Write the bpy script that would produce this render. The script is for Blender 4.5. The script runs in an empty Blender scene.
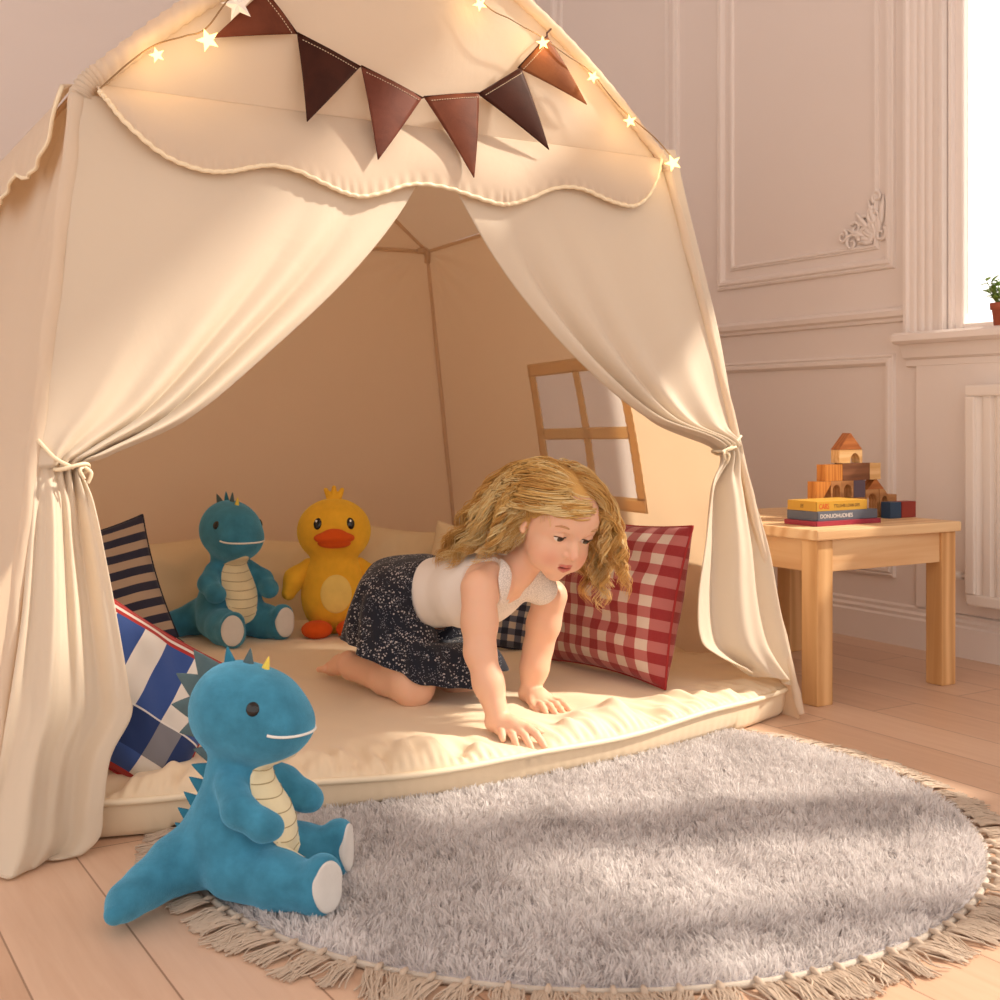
import bpy, bmesh, math, random
import numpy as np
from mathutils import Vector, Matrix

scene = bpy.context.scene
COL = scene.collection
PI = math.pi
rng = np.random.default_rng(7)
random.seed(7)

# ------------------------------------------------------------------ camera
FPX = 1232.0
YAW = math.atan2(.52, .854)
R_ = np.array([math.cos(YAW), -math.sin(YAW), 0.0])
F_ = np.array([math.sin(YAW), math.cos(YAW), 0.0])
Z_ = np.array([0.0, 0.0, 1.0])
CAM = np.array([-1.2215, -2.065, 0.70])
HORIZ = 420.0

def ray(px, py):
    return R_ * ((px - 500) / FPX) + F_ + Z_ * ((HORIZ - py) / FPX)
def W(px, py, d):                       # measured photo point at depth d -> room coordinates
    return CAM + ray(px, py) * d
def on_plane(px, py, p0, n):
    r = ray(px, py); p0 = np.asarray(p0, float); n = np.asarray(n, float)
    return CAM + r * (np.dot(p0 - CAM, n) / np.dot(r, n))
def on_z(px, py, z): return on_plane(px, py, (0, 0, z), (0, 0, 1))
def camdir(x, d, z=0.0):                # direction given as (right, away, up) of the viewer
    return R_ * x + F_ * d + Z_ * z

cd = bpy.data.cameras.new('camera'); cam = bpy.data.objects.new('camera', cd); COL.objects.link(cam)
cam.location = CAM; cam.rotation_euler = (PI / 2, 0, -YAW)
cd.sensor_width = 36; cd.lens = FPX * 36 / 1000; cd.shift_y = -(500 - HORIZ) / 1000.0
cd.clip_start = .05
cd.dof.use_dof = True; cd.dof.focus_distance = 2.35; cd.dof.aperture_fstop = 10
scene.camera = cam

# ------------------------------------------------------------------ objects
def link(o, parent=None):
    COL.objects.link(o)
    if parent is not None: o.parent = parent
    return o
def tag(o, label=None, cat=None, group=None, kind=None):
    if label: o['label'] = label
    if cat: o['category'] = cat
    if group: o['group'] = group
    if kind: o['kind'] = kind
    return o
def empty(name, loc=(0, 0, 0), rot=(0, 0, 0)):
    o = bpy.data.objects.new(name, None); o.empty_display_size = .05
    o.location = loc; o.rotation_euler = rot
    return link(o)
OFF = {}                                # things whose parts are modelled in room coordinates: name -> base point
def world_thing(name, base, label, cat, group=None):
    o = empty(name, tuple(base)); OFF[o.name] = np.array(base, float); return tag(o, label, cat, group)
def offset_of(p):
    while p is not None and p.parent is not None: p = p.parent
    return OFF.get(p.name, np.zeros(3)) if p is not None else np.zeros(3)
def mesh_obj(name, verts, faces, mat=None, parent=None, smooth=True, uv=None, attrs=None, base=None):
    """faces: list of lists or int array (n,3|4).  base: origin for a thing that is one mesh"""
    me = bpy.data.meshes.new(name)
    v = np.asarray(verts, np.float32) - offset_of(parent).astype(np.float32)
    if base is not None: v = v - np.asarray(base, np.float32)
    if isinstance(faces, np.ndarray):
        k = faces.shape[1]; nf = len(faces)
        me.vertices.add(len(v)); me.vertices.foreach_set('co', v.ravel())
        me.loops.add(nf * k); me.loops.foreach_set('vertex_index', faces.astype(np.int32).ravel())
        me.polygons.add(nf); me.polygons.foreach_set('loop_start', np.arange(0, nf * k, k, dtype=np.int32))
        me.update(calc_edges=True)
    else:
        me.from_pydata([tuple(map(float, p)) for p in v], [], [tuple(map(int, f)) for f in faces]); me.update()
    if smooth: me.polygons.foreach_set('use_smooth', np.ones(len(me.polygons), bool))
    if uv is not None:
        l = me.uv_layers.new(name='UVMap')
        idx = np.empty(len(me.loops), np.int32); me.loops.foreach_get('vertex_index', idx)
        l.data.foreach_set('uv', np.asarray(uv, np.float32)[idx].ravel())
    if attrs:
        for an, av in attrs.items():
            av = np.asarray(av, np.float32)
            if av.ndim == 1:
                a = me.attributes.new(an, 'FLOAT', 'POINT'); a.data.foreach_set('value', av)
            else:
                a = me.attributes.new(an, 'FLOAT_COLOR', 'POINT')
                if av.shape[1] == 3: av = np.c_[av, np.ones(len(av), np.float32)]
                a.data.foreach_set('color', av.ravel())
    me.validate()
    o = bpy.data.objects.new(name, me)
    if base is not None: o.location = tuple(map(float, base))
    if mat: me.materials.append(mat)
    return link(o, parent)
class MB:
    """collects shapes that make ONE part"""
    def __init__(s): s.v = []; s.f = []; s.n = 0
    def add(s, v, f):
        v = np.asarray(v, float); s.v.append(v); s.f += [tuple(int(i) + s.n for i in q) for q in f]; s.n += len(v); return s
    def box(s, lo, hi, bev=0.0):
        lo = np.array(lo, float); hi = np.array(hi, float)
        bm = bmesh.new(); bmesh.ops.create_cube(bm, size=1)
        for v in bm.verts: v.co = Vector((lo + hi) / 2 + np.array(v.co) * (hi - lo))
        if bev > 0: bmesh.ops.bevel(bm, geom=bm.edges[:], offset=bev, segments=2, affect='EDGES', profile=.6)
        return s.bm(bm)
    def bm(s, bm):
        bm.verts.ensure_lookup_table(); bm.verts.index_update()
        s.add([tuple(v.co) for v in bm.verts], [[v.index for v in f.verts] for f in bm.faces]); bm.free(); return s
    def prism(s, poly, axis, a, b):
        """2-D outline extruded along an axis (0 x,1 y,2 z) from a to b"""
        poly = [tuple(p) for p in poly]; n = len(poly)
        def mk(p, t):
            if axis == 0: return (t, p[0], p[1])
            if axis == 1: return (p[0], t, p[1])
            return (p[0], p[1], t)
        v = [mk(p, a) for p in poly] + [mk(p, b) for p in poly]
        f = [list(range(n))[::-1], list(range(n, 2 * n))] + [[i, (i + 1) % n, n + (i + 1) % n, n + i] for i in range(n)]
        bm = bmesh.new(); vs = [bm.verts.new(p) for p in v]
        for q in f: bm.faces.new([vs[i] for i in q])
        bmesh.ops.recalc_face_normals(bm, faces=bm.faces[:])
        return s.bm(bm)
    def tube(s, pts, r, n=8, cap=True):
        v, f = tube(pts, r, n, cap); return s.add(v, f)
    def lathe(s, prof, c=(0, 0, 0), n=24):
        v = []; f = []; m = len(prof)
        for i in range(n):
            a = 2 * PI * i / n
            v += [(c[0] + r * math.cos(a), c[1] + r * math.sin(a), c[2] + z) for r, z in prof]
        for i in range(n):
            for j in range(m - 1):
                f.append((i * m + j, ((i + 1) % n) * m + j, ((i + 1) % n) * m + j + 1, i * m + j + 1))
        f.append([i * m for i in range(n)][::-1]); f.append([i * m + m - 1 for i in range(n)])
        return s.add(v, f)
    def xf(s, M):
        M = np.array(M); s.v = [v @ M[:3, :3].T + M[:3, 3] for v in s.v]; return s
    def build(s, name, mat, parent=None, smooth=False, uv=None, base=None):
        o = mesh_obj(name, np.concatenate(s.v), s.f, mat, parent, smooth, uv, None, base)
        return o
def tube(pts, r, n=8, cap=True):
    P = np.asarray(pts, float); m = len(P)
    r = np.broadcast_to(np.asarray(r, float), (m,))
    T = np.gradient(P, axis=0); T /= np.linalg.norm(T, axis=1)[:, None] + 1e-12
    u = np.array([0, 0, 1.0]) if abs(T[0, 2]) < .9 else np.array([1.0, 0, 0])
    V = []; 
    for i in range(m):
        u = u - T[i] * np.dot(u, T[i]); u /= np.linalg.norm(u) + 1e-12
        w = np.cross(T[i], u)
        a = np.arange(n) * 2 * PI / n
        V.append(P[i] + r[i] * (np.cos(a)[:, None] * u + np.sin(a)[:, None] * w))
    V = np.concatenate(V)
    Fc = [(i * n + j, i * n + (j + 1) % n, (i + 1) * n + (j + 1) % n, (i + 1) * n + j) for i in range(m - 1) for j in range(n)]
    if cap: Fc += [list(range(n))[::-1], list(range((m - 1) * n, m * n))]
    return V, Fc
def grid_faces(nu, nv, closed_u=False):
    i = np.arange(nu if closed_u else nu - 1); j = np.arange(nv - 1)
    I, J = np.meshgrid(i, j, indexing='ij'); I2 = (I + 1) % nu
    return np.stack([I * nv + J, I2 * nv + J, I2 * nv + J + 1, I * nv + J + 1], -1).reshape(-1, 4)
def solidify(o, t, off=0.0):
    m = o.modifiers.new('thickness', 'SOLIDIFY'); m.thickness = t; m.offset = off; return o
def catmull(P, n):
    """smooth curve through points P -> n samples"""
    P = np.asarray(P, float); m = len(P)
    x = np.linspace(0, m - 1, n); i = np.clip(x.astype(int), 0, m - 2); t = (x - i)[:, None] if P.ndim == 2 else (x - i).reshape(-1, *([1] * (P.ndim - 1)))
    p0 = P[np.clip(i - 1, 0, m - 1)]; p1 = P[i]; p2 = P[i + 1]; p3 = P[np.clip(i + 2, 0, m - 1)]
    return .5 * ((2 * p1) + (-p0 + p2) * t + (2 * p0 - 5 * p1 + 4 * p2 - p3) * t ** 2 + (-p0 + 3 * p1 - 3 * p2 + p3) * t ** 3)
def sstep(a, b, x): 
    t = np.clip((x - a) / (b - a), 0, 1); return t * t * (3 - 2 * t)
def wob(x, y, seed=0, oct=5, f0=1.0):
    """smooth pseudo noise from sines"""
    g = np.random.default_rng(seed); out = np.zeros(np.broadcast(x, y).shape); a = 1.0; f = f0
    for _ in range(oct):
        for _ in range(3):
            th = g.uniform(0, 2 * PI); ph = g.uniform(0, 2 * PI)
            out = out + a / 3 * np.sin(f * (x * math.cos(th) + y * math.sin(th)) * 2 * PI + ph)
        f *= 1.9; a *= .55
    return out

# ------------------------------------------------------------------ implicit surfaces -> one continuous mesh
class SDF:
    def __init__(s, lo, hi, vox):
        s.lo = np.array(lo, float); s.vox = vox
        s.n = np.maximum(((np.array(hi) - s.lo) / vox).astype(int) + 1, 3)
        s.F = np.full(s.n, 1.0, np.float32)
    def _sub(s, lo, hi):
        a = np.clip(((np.array(lo) - s.lo) / s.vox).astype(int) - 1, 0, s.n); b = np.clip(((np.array(hi) - s.lo) / s.vox).astype(int) + 2, 0, s.n)
        sl = tuple(slice(int(i), int(j)) for i, j in zip(a, b))
        ax = [(s.lo[k] + s.vox * np.arange(a[k], b[k])).astype(np.float32) for k in range(3)]
        return sl, ax[0][:, None, None], ax[1][None, :, None], ax[2][None, None, :]
    @staticmethod
    def smin(a, b, k):
        if k <= 0: return np.minimum(a, b)
        h = np.clip(.5 + .5 * (b - a) / k, 0, 1); return b * (1 - h) + a * h - k * h * (1 - h)
    def put(s, lo, hi, fn, k=.01, mode='u'):
        sl, x, y, z = s._sub(np.array(lo) - k * 1.5 - s.vox * 2, np.array(hi) + k * 1.5 + s.vox * 2)
        if min(x.shape[0], y.shape[1], z.shape[2]) == 0: return s
        d = fn(x, y, z)
        if mode == 'u': s.F[sl] = s.smin(s.F[sl], d, k)
        else: s.F[sl] = -s.smin(-s.F[sl], d, k)        # carve
        return s
    def cap(s, a, b, r1, r2=None, k=.01, mode='u'):
        a = np.array(a, float); b = np.array(b, float); r2 = r1 if r2 is None else r2
        ba = b - a; L = float(ba @ ba) + 1e-12
        def fn(x, y, z):
            h = np.clip(((x - a[0]) * ba[0] + (y - a[1]) * ba[1] + (z - a[2]) * ba[2]) / L, 0, 1)
            return np.sqrt((x - a[0] - h * ba[0]) ** 2 + (y - a[1] - h * ba[1]) ** 2 + (z - a[2] - h * ba[2]) ** 2) - (r1 + (r2 - r1) * h)
        r = max(r1, r2); return s.put(np.minimum(a, b) - r, np.maximum(a, b) + r, fn, k, mode)
    def chain(s, pts, rs, k=.01):
        for i in range(len(pts) - 1): s.cap(pts[i], pts[i + 1], rs[i], rs[i + 1], k)
        return s
    def ell(s, c, r, M=None, k=.01, mode='u'):
        c = np.array(c, float); r = np.array(r, float); M = np.eye(3) if M is None else np.array(M, float)   # rows of M: axes
        def fn(x, y, z):
            dx, dy, dz = x - c[0], y - c[1], z - c[2]
            q = [(M[i, 0] * dx + M[i, 1] * dy + M[i, 2] * dz) / r[i] for i in range(3)]
            k0 = np.sqrt(q[0] ** 2 + q[1] ** 2 + q[2] ** 2)
            k1 = np.sqrt((q[0] / r[0]) ** 2 + (q[1] / r[1]) ** 2 + (q[2] / r[2]) ** 2) + 1e-9
            return k0 * (k0 - 1) / k1
        e = np.sqrt(((M.T * r) ** 2).sum(1)); return s.put(c - e, c + e, fn, k, mode)
    def cut(s, p, n, k=.004):
        """drop everything on the side n points to"""
        p = np.array(p, float); n = np.array(n, float); n /= np.linalg.norm(n)
        sl, x, y, z = s._sub(s.lo, s.lo + s.vox * s.n)
        d = (x - p[0]) * n[0] + (y - p[1]) * n[1] + (z - p[2]) * n[2]
        s.F[sl] = -s.smin(-s.F[sl], -d[:s.F.shape[0], :s.F.shape[1], :s.F.shape[2]], k); return s
    def mesh(s, smooth=0):
        F = s.F; F[0] = F[-1] = 1; F[:, 0] = F[:, -1] = 1; F[:, :, 0] = F[:, :, -1] = 1
        S = F < 0; n = np.array(F.shape) - 1
        cnt = np.zeros(n, np.int8)
        for dx in (0, 1):
            for dy in (0, 1):
                for dz in (0, 1): cnt += S[dx:dx + n[0], dy:dy + n[1], dz:dz + n[2]]
        act = np.argwhere((cnt > 0) & (cnt < 8)); idx = -np.ones(n, np.int64); idx[tuple(act.T)] = np.arange(len(act))
        acc = np.zeros((len(act), 3)); num = np.zeros(len(act))
        cs = [(a, b, c) for a in (0, 1) for b in (0, 1) for c in (0, 1)]
        for p in cs:
            for ax in range(3):
                if p[ax]: continue
                q = list(p); q[ax] = 1
                f0 = F[tuple((act + p).T)]; f1 = F[tuple((act + q).T)]
                m = (f0 < 0) != (f1 < 0); t = np.where(m, f0 / np.where(m, f0 - f1, 1), 0)
                e = np.tile(np.array(p, float), (len(act), 1)); e[:, ax] += t
                acc += e * m[:, None]; num += m
        V = s.lo + s.vox * (act + acc / num[:, None])
        Q = []
        for ax in range(3):
            o1, o2 = [(1, 2), (2, 0), (0, 1)][ax]
            sh = [slice(1, -1)] * 3; sh[ax] = slice(0, -1); a = S[tuple(sh)]
            sh2 = [slice(1, -1)] * 3; sh2[ax] = slice(1, None); b = S[tuple(sh2)]
            for flip, m in ((False, a & ~b), (True, ~a & b)):
                P = np.argwhere(m)
                if not len(P): continue
                P = P + np.array([0 if i == ax else 1 for i in range(3)])
                e1 = np.zeros(3, int); e1[o1] = 1; e2 = np.zeros(3, int); e2[o2] = 1
                g = lambda w: idx[tuple((P - w).T)]
                q = np.stack([g(e1 + e2), g(e2), g(0 * e1), g(e1)], 1)
                Q.append(q[:, ::-1] if flip else q)
        Q = np.concatenate(Q); Q = Q[(Q >= 0).all(1)]
        for _ in range(smooth):
            A = np.zeros_like(V); N = np.zeros(len(V))
            for i in range(4):
                np.add.at(A, Q[:, i], V[Q[:, (i + 1) % 4]]); np.add.at(N, Q[:, i], 1)
                np.add.at(A, Q[:, i], V[Q[:, (i - 1) % 4]]); np.add.at(N, Q[:, i], 1)
            V = .5 * V + .5 * A / N[:, None]
        return V, Q
    def build(s, name, mat, parent=None, smooth=1, attrs=None, base=None):
        V, Q = s.mesh(smooth)
        return mesh_obj(name, V, Q, mat, parent, True, None, attrs(V) if attrs else None, base)

# ------------------------------------------------------------------ materials
def lin(c):
    if isinstance(c, str): c = [int(c[i:i + 2], 16) / 255 for i in (0, 2, 4)]
    return [(x / 12.92 if x <= .04045 else ((x + .055) / 1.055) ** 2.4) for x in c]
class NT:
    def __init__(s, name):
        s.m = bpy.data.materials.new(name); s.m.use_nodes = True; s.t = s.m.node_tree; s.t.nodes.clear()
        s.out = s.n('ShaderNodeOutputMaterial')
    def n(s, typ, **kw):
        x = s.t.nodes.new(typ)
        for k, v in kw.items():
            if k.startswith('i_'):
                x.inputs[k[2:].replace('_', ' ')].default_value = v
            else: setattr(x, k, v)
        return x
    def l(s, a, b): s.t.links.new(a, b)
    def math(s, op, a, b=None, clamp=False):
        x = s.n('ShaderNodeMath', operation=op, use_clamp=clamp)
        for i, v in enumerate((a, b)):
            if v is None: continue
            if hasattr(v, 'is_linked') or hasattr(v, 'links'): s.l(v, x.inputs[i])
            else: x.inputs[i].default_value = v
        return x.outputs[0]
    def mix(s, fac, a, b):
        x = s.n('ShaderNodeMix', data_type='RGBA')
        for sock, v in ((x.inputs[0], fac), (x.inputs[6], a), (x.inputs[7], b)):
            if hasattr(v, 'links'): s.l(v, sock)
            elif isinstance(v, (int, float)): sock.default_value = v
            else: sock.default_value = (*v, 1) if len(v) == 3 else v
        return x.outputs[2]
    def ramp(s, fac, stops):
        x = s.n('ShaderNodeValToRGB'); e = x.color_ramp.elements
        while len(e) < len(stops): e.new(.5)
        for q, (p, c) in zip(e, stops): q.position = p; q.color = (*c, 1)
        s.l(fac, x.inputs[0]); return x.outputs[0]
    def coord(s, kind='Object', scale=(1, 1, 1), rot=(0, 0, 0)):
        tc = s.n('ShaderNodeTexCoord'); mp = s.n('ShaderNodeMapping')
        mp.inputs['Scale'].default_value = scale; mp.inputs['Rotation'].default_value = rot
        s.l(tc.outputs[kind], mp.inputs['Vector']); return mp.outputs[0]
    def noise(s, co, scale, detail=4, rough=.55, dist=0):
        x = s.n('ShaderNodeTexNoise'); x.inputs['Scale'].default_value = scale; x.inputs['Detail'].default_value = detail
        x.inputs['Roughness'].default_value = rough; x.inputs['Distortion'].default_value = dist
        if co is not None: s.l(co, x.inputs['Vector'])
        return x.outputs['Fac']
    def bump(s, h, strength=.3, dist=.002):
        x = s.n('ShaderNodeBump'); x.inputs['Strength'].default_value = strength; x.inputs['Distance'].default_value = dist
        s.l(h, x.inputs['Height']); return x.outputs[0]
    def bsdf(s, color, rough=.6, normal=None, transl=0.0, tcol=None, sheen=0.0, spec=.5, sss=0.0, coat=0.0, sheencol=None):
        b = s.n('ShaderNodeBsdfPrincipled')
        if hasattr(color, 'links'): s.l(color, b.inputs['Base Color'])
        else: b.inputs['Base Color'].default_value = (*color, 1)
        b.inputs['Roughness'].default_value = rough; b.inputs['Specular IOR Level'].default_value = spec
        b.inputs['Sheen Weight'].default_value = sheen; b.inputs['Coat Weight'].default_value = coat
        b.inputs['Sheen Roughness'].default_value = .5
        if sheencol: b.inputs['Sheen Tint'].default_value = (*sheencol, 1)
        if sss: 
            b.inputs['Subsurface Weight'].default_value = sss; b.inputs['Subsurface Radius'].default_value = (1, .35, .2); b.inputs['Subsurface Scale'].default_value = .006
        if normal is not None: s.l(normal, b.inputs['Normal'])
        sh = b.outputs[0]
        if transl:
            t = s.n('ShaderNodeBsdfTranslucent')
            if tcol is None:
                if hasattr(color, 'links'): s.l(color, t.inputs['Color'])
                else: t.inputs['Color'].default_value = (*color, 1)
            else: t.inputs['Color'].default_value = (*tcol, 1)
            if normal is not None: s.l(normal, t.inputs['Normal'])
            mx = s.n('ShaderNodeMixShader'); mx.inputs[0].default_value = transl
            s.l(sh, mx.inputs[1]); s.l(t.outputs[0], mx.inputs[2]); sh = mx.outputs[0]
        s.l(sh, s.out.inputs[0]); return s.m
def plain(name, color, rough=.5, bump=0, bscale=200, spec=.5, **kw):
    t = NT(name); c = lin(color); nrm = None
    if bump: nrm = t.bump(t.noise(t.coord(), bscale, 3), bump, .002)
    return t.bsdf(c, rough, nrm, spec=spec, **kw)
def cloth(name, color, transl=.0, tcol=None, wrinkle=.35, rough=.75, weave=True, sheen=.15, wscale=9):
    t = NT(name); co = t.coord(); c = lin(color)
    w = t.noise(co, wscale, 5, .5, .6); f = t.noise(co, 900, 1)
    col = t.mix(t.noise(co, 3, 3), [x * .96 for x in c], [min(1, x * 1.03) for x in c])
    h = t.math('ADD', w, t.math('MULTIPLY', f, .05 if weave else 0))
    return t.bsdf(col, rough, t.bump(h, wrinkle, .012), transl, lin(tcol) if tcol else None, sheen=sheen, spec=.3)
def wood(name, dark, light, scale=1.0, axis=0, rough=.45, ring=14, spec=.4):
    t = NT(name); st = [14, 14, 14]; st[axis] = 1.2
    co = t.coord('Object', tuple(x * scale for x in st))
    n = t.noise(co, 1.6, 6, .6, 1.2)
    wv = t.n('ShaderNodeTexWave', wave_type='BANDS', bands_direction=['Y', 'X', 'X'][axis])
    wv.inputs['Scale'].default_value = .55; wv.inputs['Distortion'].default_value = ring; wv.inputs['Detail'].default_value = 3; wv.inputs['Detail Scale'].default_value = .6
    t.l(co, wv.inputs['Vector'])
    f = t.math('ADD', t.math('MULTIPLY', n, .6), t.math('MULTIPLY', wv.outputs['Fac'], .4))
    col = t.ramp(f, [(.25, lin(dark)), (.7, lin(light))])
    return t.bsdf(col, rough, t.bump(f, .08, .002), spec=spec)
# ================================================================== light
world = bpy.data.worlds.new('world'); scene.world = world; world.use_nodes = True
wt = world.node_tree; wt.nodes.clear()
wo = wt.nodes.new('ShaderNodeOutputWorld'); wb = wt.nodes.new('ShaderNodeBackground')
tc = wt.nodes.new('ShaderNodeTexCoord'); sx = wt.nodes.new('ShaderNodeSeparateXYZ'); cr = wt.nodes.new('ShaderNodeValToRGB')
wt.links.new(tc.outputs['Generated'], sx.inputs[0])
mr = wt.nodes.new('ShaderNodeMapRange'); mr.inputs['From Min'].default_value = -1; mr.inputs['From Max'].default_value = 1
wt.links.new(sx.outputs['X'], mr.inputs['Value']); wt.links.new(mr.outputs[0], cr.inputs[0])
e = cr.color_ramp.elements
e[0].position = .0; e[0].color = (.86, .765, .70, 1)
e[1].position = .80; e[1].color = (.80, .705, .635, 1)
q = e.new(.93); q.color = (1.3, 1.24, 1.16, 1)
wt.links.new(cr.outputs[0], wb.inputs[0]); wb.inputs[1].default_value = 1.6; wt.links.new(wb.outputs[0], wo.inputs[0])

sd = bpy.data.lights.new('sun', 'SUN'); sun = bpy.data.objects.new('sun', sd); COL.objects.link(sun)
SUN = Vector((-.93, .35, -.87)).normalized()
sun.rotation_euler = SUN.to_track_quat('-Z', 'Y').to_euler(); sun.location = (4, -1.5, 4)
sd.energy = 7.2; sd.angle = math.radians(2.6); sd.color = (1, .87, .71)

vs = scene.view_settings; vs.view_transform = 'Standard'; vs.look = 'None'; vs.exposure = 0; vs.gamma = 1; vs.use_curve_mapping = False

# ================================================================== room
XW, YB = 1.845, 2.65                    # window wall, back wall
wall_m = plain('wall_paint', 'ebe0da', .75, .05, 60, spec=.25)
trim_m = plain('trim_paint', 'efe5df', .5, 0, spec=.35)

t = NT('floor_planks')
co = t.coord('Object', (1, 1, 1), (0, 0, PI / 2))
br = t.n('ShaderNodeTexBrick', offset=.37, squash=1); br.inputs['Scale'].default_value = 1
br.inputs['Brick Width'].default_value = 1.15; br.inputs['Row Height'].default_value = .155; br.inputs['Mortar Size'].default_value = .0016
br.inputs['Mortar Smooth'].default_value = .3; br.inputs['Bias'].default_value = 0
br.inputs['Color1'].default_value = (0, 0, 0, 1); br.inputs['Color2'].default_value = (1, 1, 1, 1); br.inputs['Mortar'].default_value = (.5, .5, .5, 1)
t.l(co, br.inputs['Vector'])
g = t.noise(t.coord('Object', (22, 1.6, 1)), 2.2, 6, .6, .8)
tone = t.math('ADD', t.math('MULTIPLY', br.outputs['Color'], .45), t.math('MULTIPLY', g, .6))
col = t.ramp(tone, [(.12, lin('c39d82')), (.5, lin('d3b096')), (.95, lin('e2c4ac'))])
col = t.mix(t.math('MULTIPLY', br.outputs['Fac'], .65), col, lin('6f4c38'))
floor_m = t.bsdf(col, .42, t.bump(t.math('SUBTRACT', t.math('MULTIPLY', g, .15), br.outputs['Fac']), .15, .002), spec=.4)
tag(MB().box((-3.6, -3.4, -.06), (XW + .02, YB + .02, 0)).build('floor', floor_m), kind='structure')

tag(MB().box((-3.6, YB, 0), (XW + .10, YB + .12, 3.6)).build('wall_back', wall_m), kind='structure')
# window wall: full of openings, so built as piers, aprons and bands of one wall
Y1a, Y1b, SILL = -1.05, .385, .966        # the window in view
Y2a, Y2b = -2.5, -1.17                  # its neighbour, nearer the viewer
wm = MB()
xa, xb = XW, XW + .07
wm.box((xa, Y1b, 0), (xb, YB, 3.6))
wm.box((xa, Y1a, 0), (xb, Y1b, SILL)); wm.box((xa, Y1a, 2.03), (xb, Y1b, 2.68)); wm.box((xa, Y1a, 3.25), (xb, Y1b, 3.6))  # unseen band and upper opening, sized to shade child and dinosaur, light the curtain
wm.box((xa, Y2b, 0), (xb, Y1a, 3.6))
wm.box((xa, Y2a, 0), (xb, Y2b, SILL)); wm.box((xa, Y2a, 2.03), (xb, Y2b, 2.68)); wm.box((xa, Y2a, 3.25), (xb, Y2b, 3.6))
wm.box((xa, -3.4, 0), (xb, Y2a, 3.6))
tag(wm.build('wall_right', wall_m), kind='structure')

def moulding(pts, prof, mb):
    """a profile (list of (out, up)) run along a straight line on the window wall; pts are (y,z) corners of a closed frame"""
    n = len(pts)
    P = np.array(pts, float); c = P.mean(0)
    rings = []
    for i in range(n):
        a, b, d = P[i - 1], P[i], P[(i + 1) % n]
        u = (b - a) / np.linalg.norm(b - a); v = (d - b) / np.linalg.norm(d - b)
        m = np.array([-u[1], u[0]]) + np.array([-v[1], v[0]]); m /= np.linalg.norm(m)
        m /= max(.3, m @ np.array([-v[1], v[0]]))
        rings.append([(XW - o, *(b + m * w)) for o, w in prof])
    k = len(prof); V = [p for r in rings for p in r]
    mb.add(V, [(i * k + j, ((i + 1) % n) * k + j, ((i + 1) % n) * k + j + 1, i * k + j + 1) for i in range(n) for j in range(k - 1)])
PF = [(0, .024), (.010, .022), (.013, .016), (.008, .011), (.016, .006), (.016, -.004), (.006, -.012), (0, -.014)]
m = MB()
for y0, y1 in ((.61, 1.39), (1.66, 2.5)):
    moulding([(y1, 1.20), (y0, 1.20), (y0, 3.2), (y1, 3.2)], PF, m)
    moulding([(y1 - .055, 1.255), (y0 + .055, 1.255), (y0 + .055, 3.145), (y1 - .055, 3.145)], [(o * .6, w * .5) for o, w in PF], m)
    moulding([(y1, .23), (y0, .23), (y0, .885), (y1, .885)], PF, m)
tag(m.build('trim_1', trim_m), kind='structure')
cr_ = [(XW, 1.005), (XW - .012, 1.008), (XW - .014, 1.018), (XW - .026, 1.024), (XW - .030, 1.040), (XW - .022, 1.048), (XW - .010, 1.052), (XW, 1.054)]
tag(MB().prism(cr_, 1, .53, YB).build('trim_2', trim_m), kind='structure')
bb = [(XW, 0), (XW - .022, 0), (XW - .022, .088), (XW - .016, .094), (XW - .018, .104), (XW - .010, .112), (XW - .012, .122), (XW, .128)]
tag(MB().prism(bb, 1, -3.4, YB).build('baseboard_right', trim_m), kind='structure')
tag(MB().prism([(YB - (XW - a), b) for a, b in bb], 0, -3.6, XW - .02).build('baseboard_back', trim_m), kind='structure')
tag(MB().box((-3.6, -3.4, 3.6), (XW + .1, YB + .12, 3.68)).build('ceiling', wall_m), kind='structure')
# panels of the back wall, above the roof of the tent
m = MB()
for x0, x1 in ((-3.2, -2.15), (-1.98, -.75), (-.58, .65), (.82, 1.7)):
    for (z0, z1) in ((1.2, 3.2), (.23, .885)):
        for a, b in (((x0, z0), (x1, z0 + .03)), ((x0, z1 - .03), (x1, z1)), ((x0, z0), (x0 + .03, z1)), ((x1 - .03, z0), (x1, z1))):
            m.box((a[0], YB - .014, a[1]), (b[0], YB, b[1]), .004)
tag(m.build('trim_3', trim_m), kind='structure')
tag(MB().prism([(YB - (XW - a), b) for a, b in cr_], 0, -3.6, XW - .03).build('trim_4', trim_m), kind='structure')

# casing of the window: fluted pilaster
def casing(name, y0, y1):
    n = 40; ys = np.linspace(y0, y1, n); poly = []
    for y in ys:
        u = (y - y0) / (y1 - y0)
        d = .026 - .006 * (abs(math.sin(u * PI * 5)) ** 6 if .12 < u < .88 else 0) + (.008 if u < .1 or u > .9 else 0)
        poly.append((XW - d, y))
    poly += [(XW, y1), (XW, y0)]
    m = MB().prism(poly[::-1], 2, SILL, 3.45)
    tag(m.build(name, trim_m), kind='structure')
casing('trim_5', .385, .53); casing('trim_6', -1.17, -1.06)
# sills with their apron moulding
def sill(name, y0, y1):
    pr = [(XW + .2, SILL), (XW - .07, SILL), (XW - .082, SILL - .008), (XW - .082, SILL - .026), (XW - .07, SILL - .034), (XW - .045, SILL - .036), (XW - .04, SILL - .05),
          (XW - .03, SILL - .075), (XW - .016, SILL - .082), (XW - .014, SILL - .1), (XW, SILL - .105), (XW, SILL - .03), (XW + .2, SILL - .03)]
    tag(MB().prism(pr, 1, y0, y1).build(name, trim_m), kind='structure')
sill('trim_7', -1.10, .535); sill('trim_8', -2.56, -1.12)
tag(MB().box((XW - .012, -.93, .128), (XW, .50, SILL - .1), .003).build('trim_9', trim_m), kind='structure')

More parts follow.
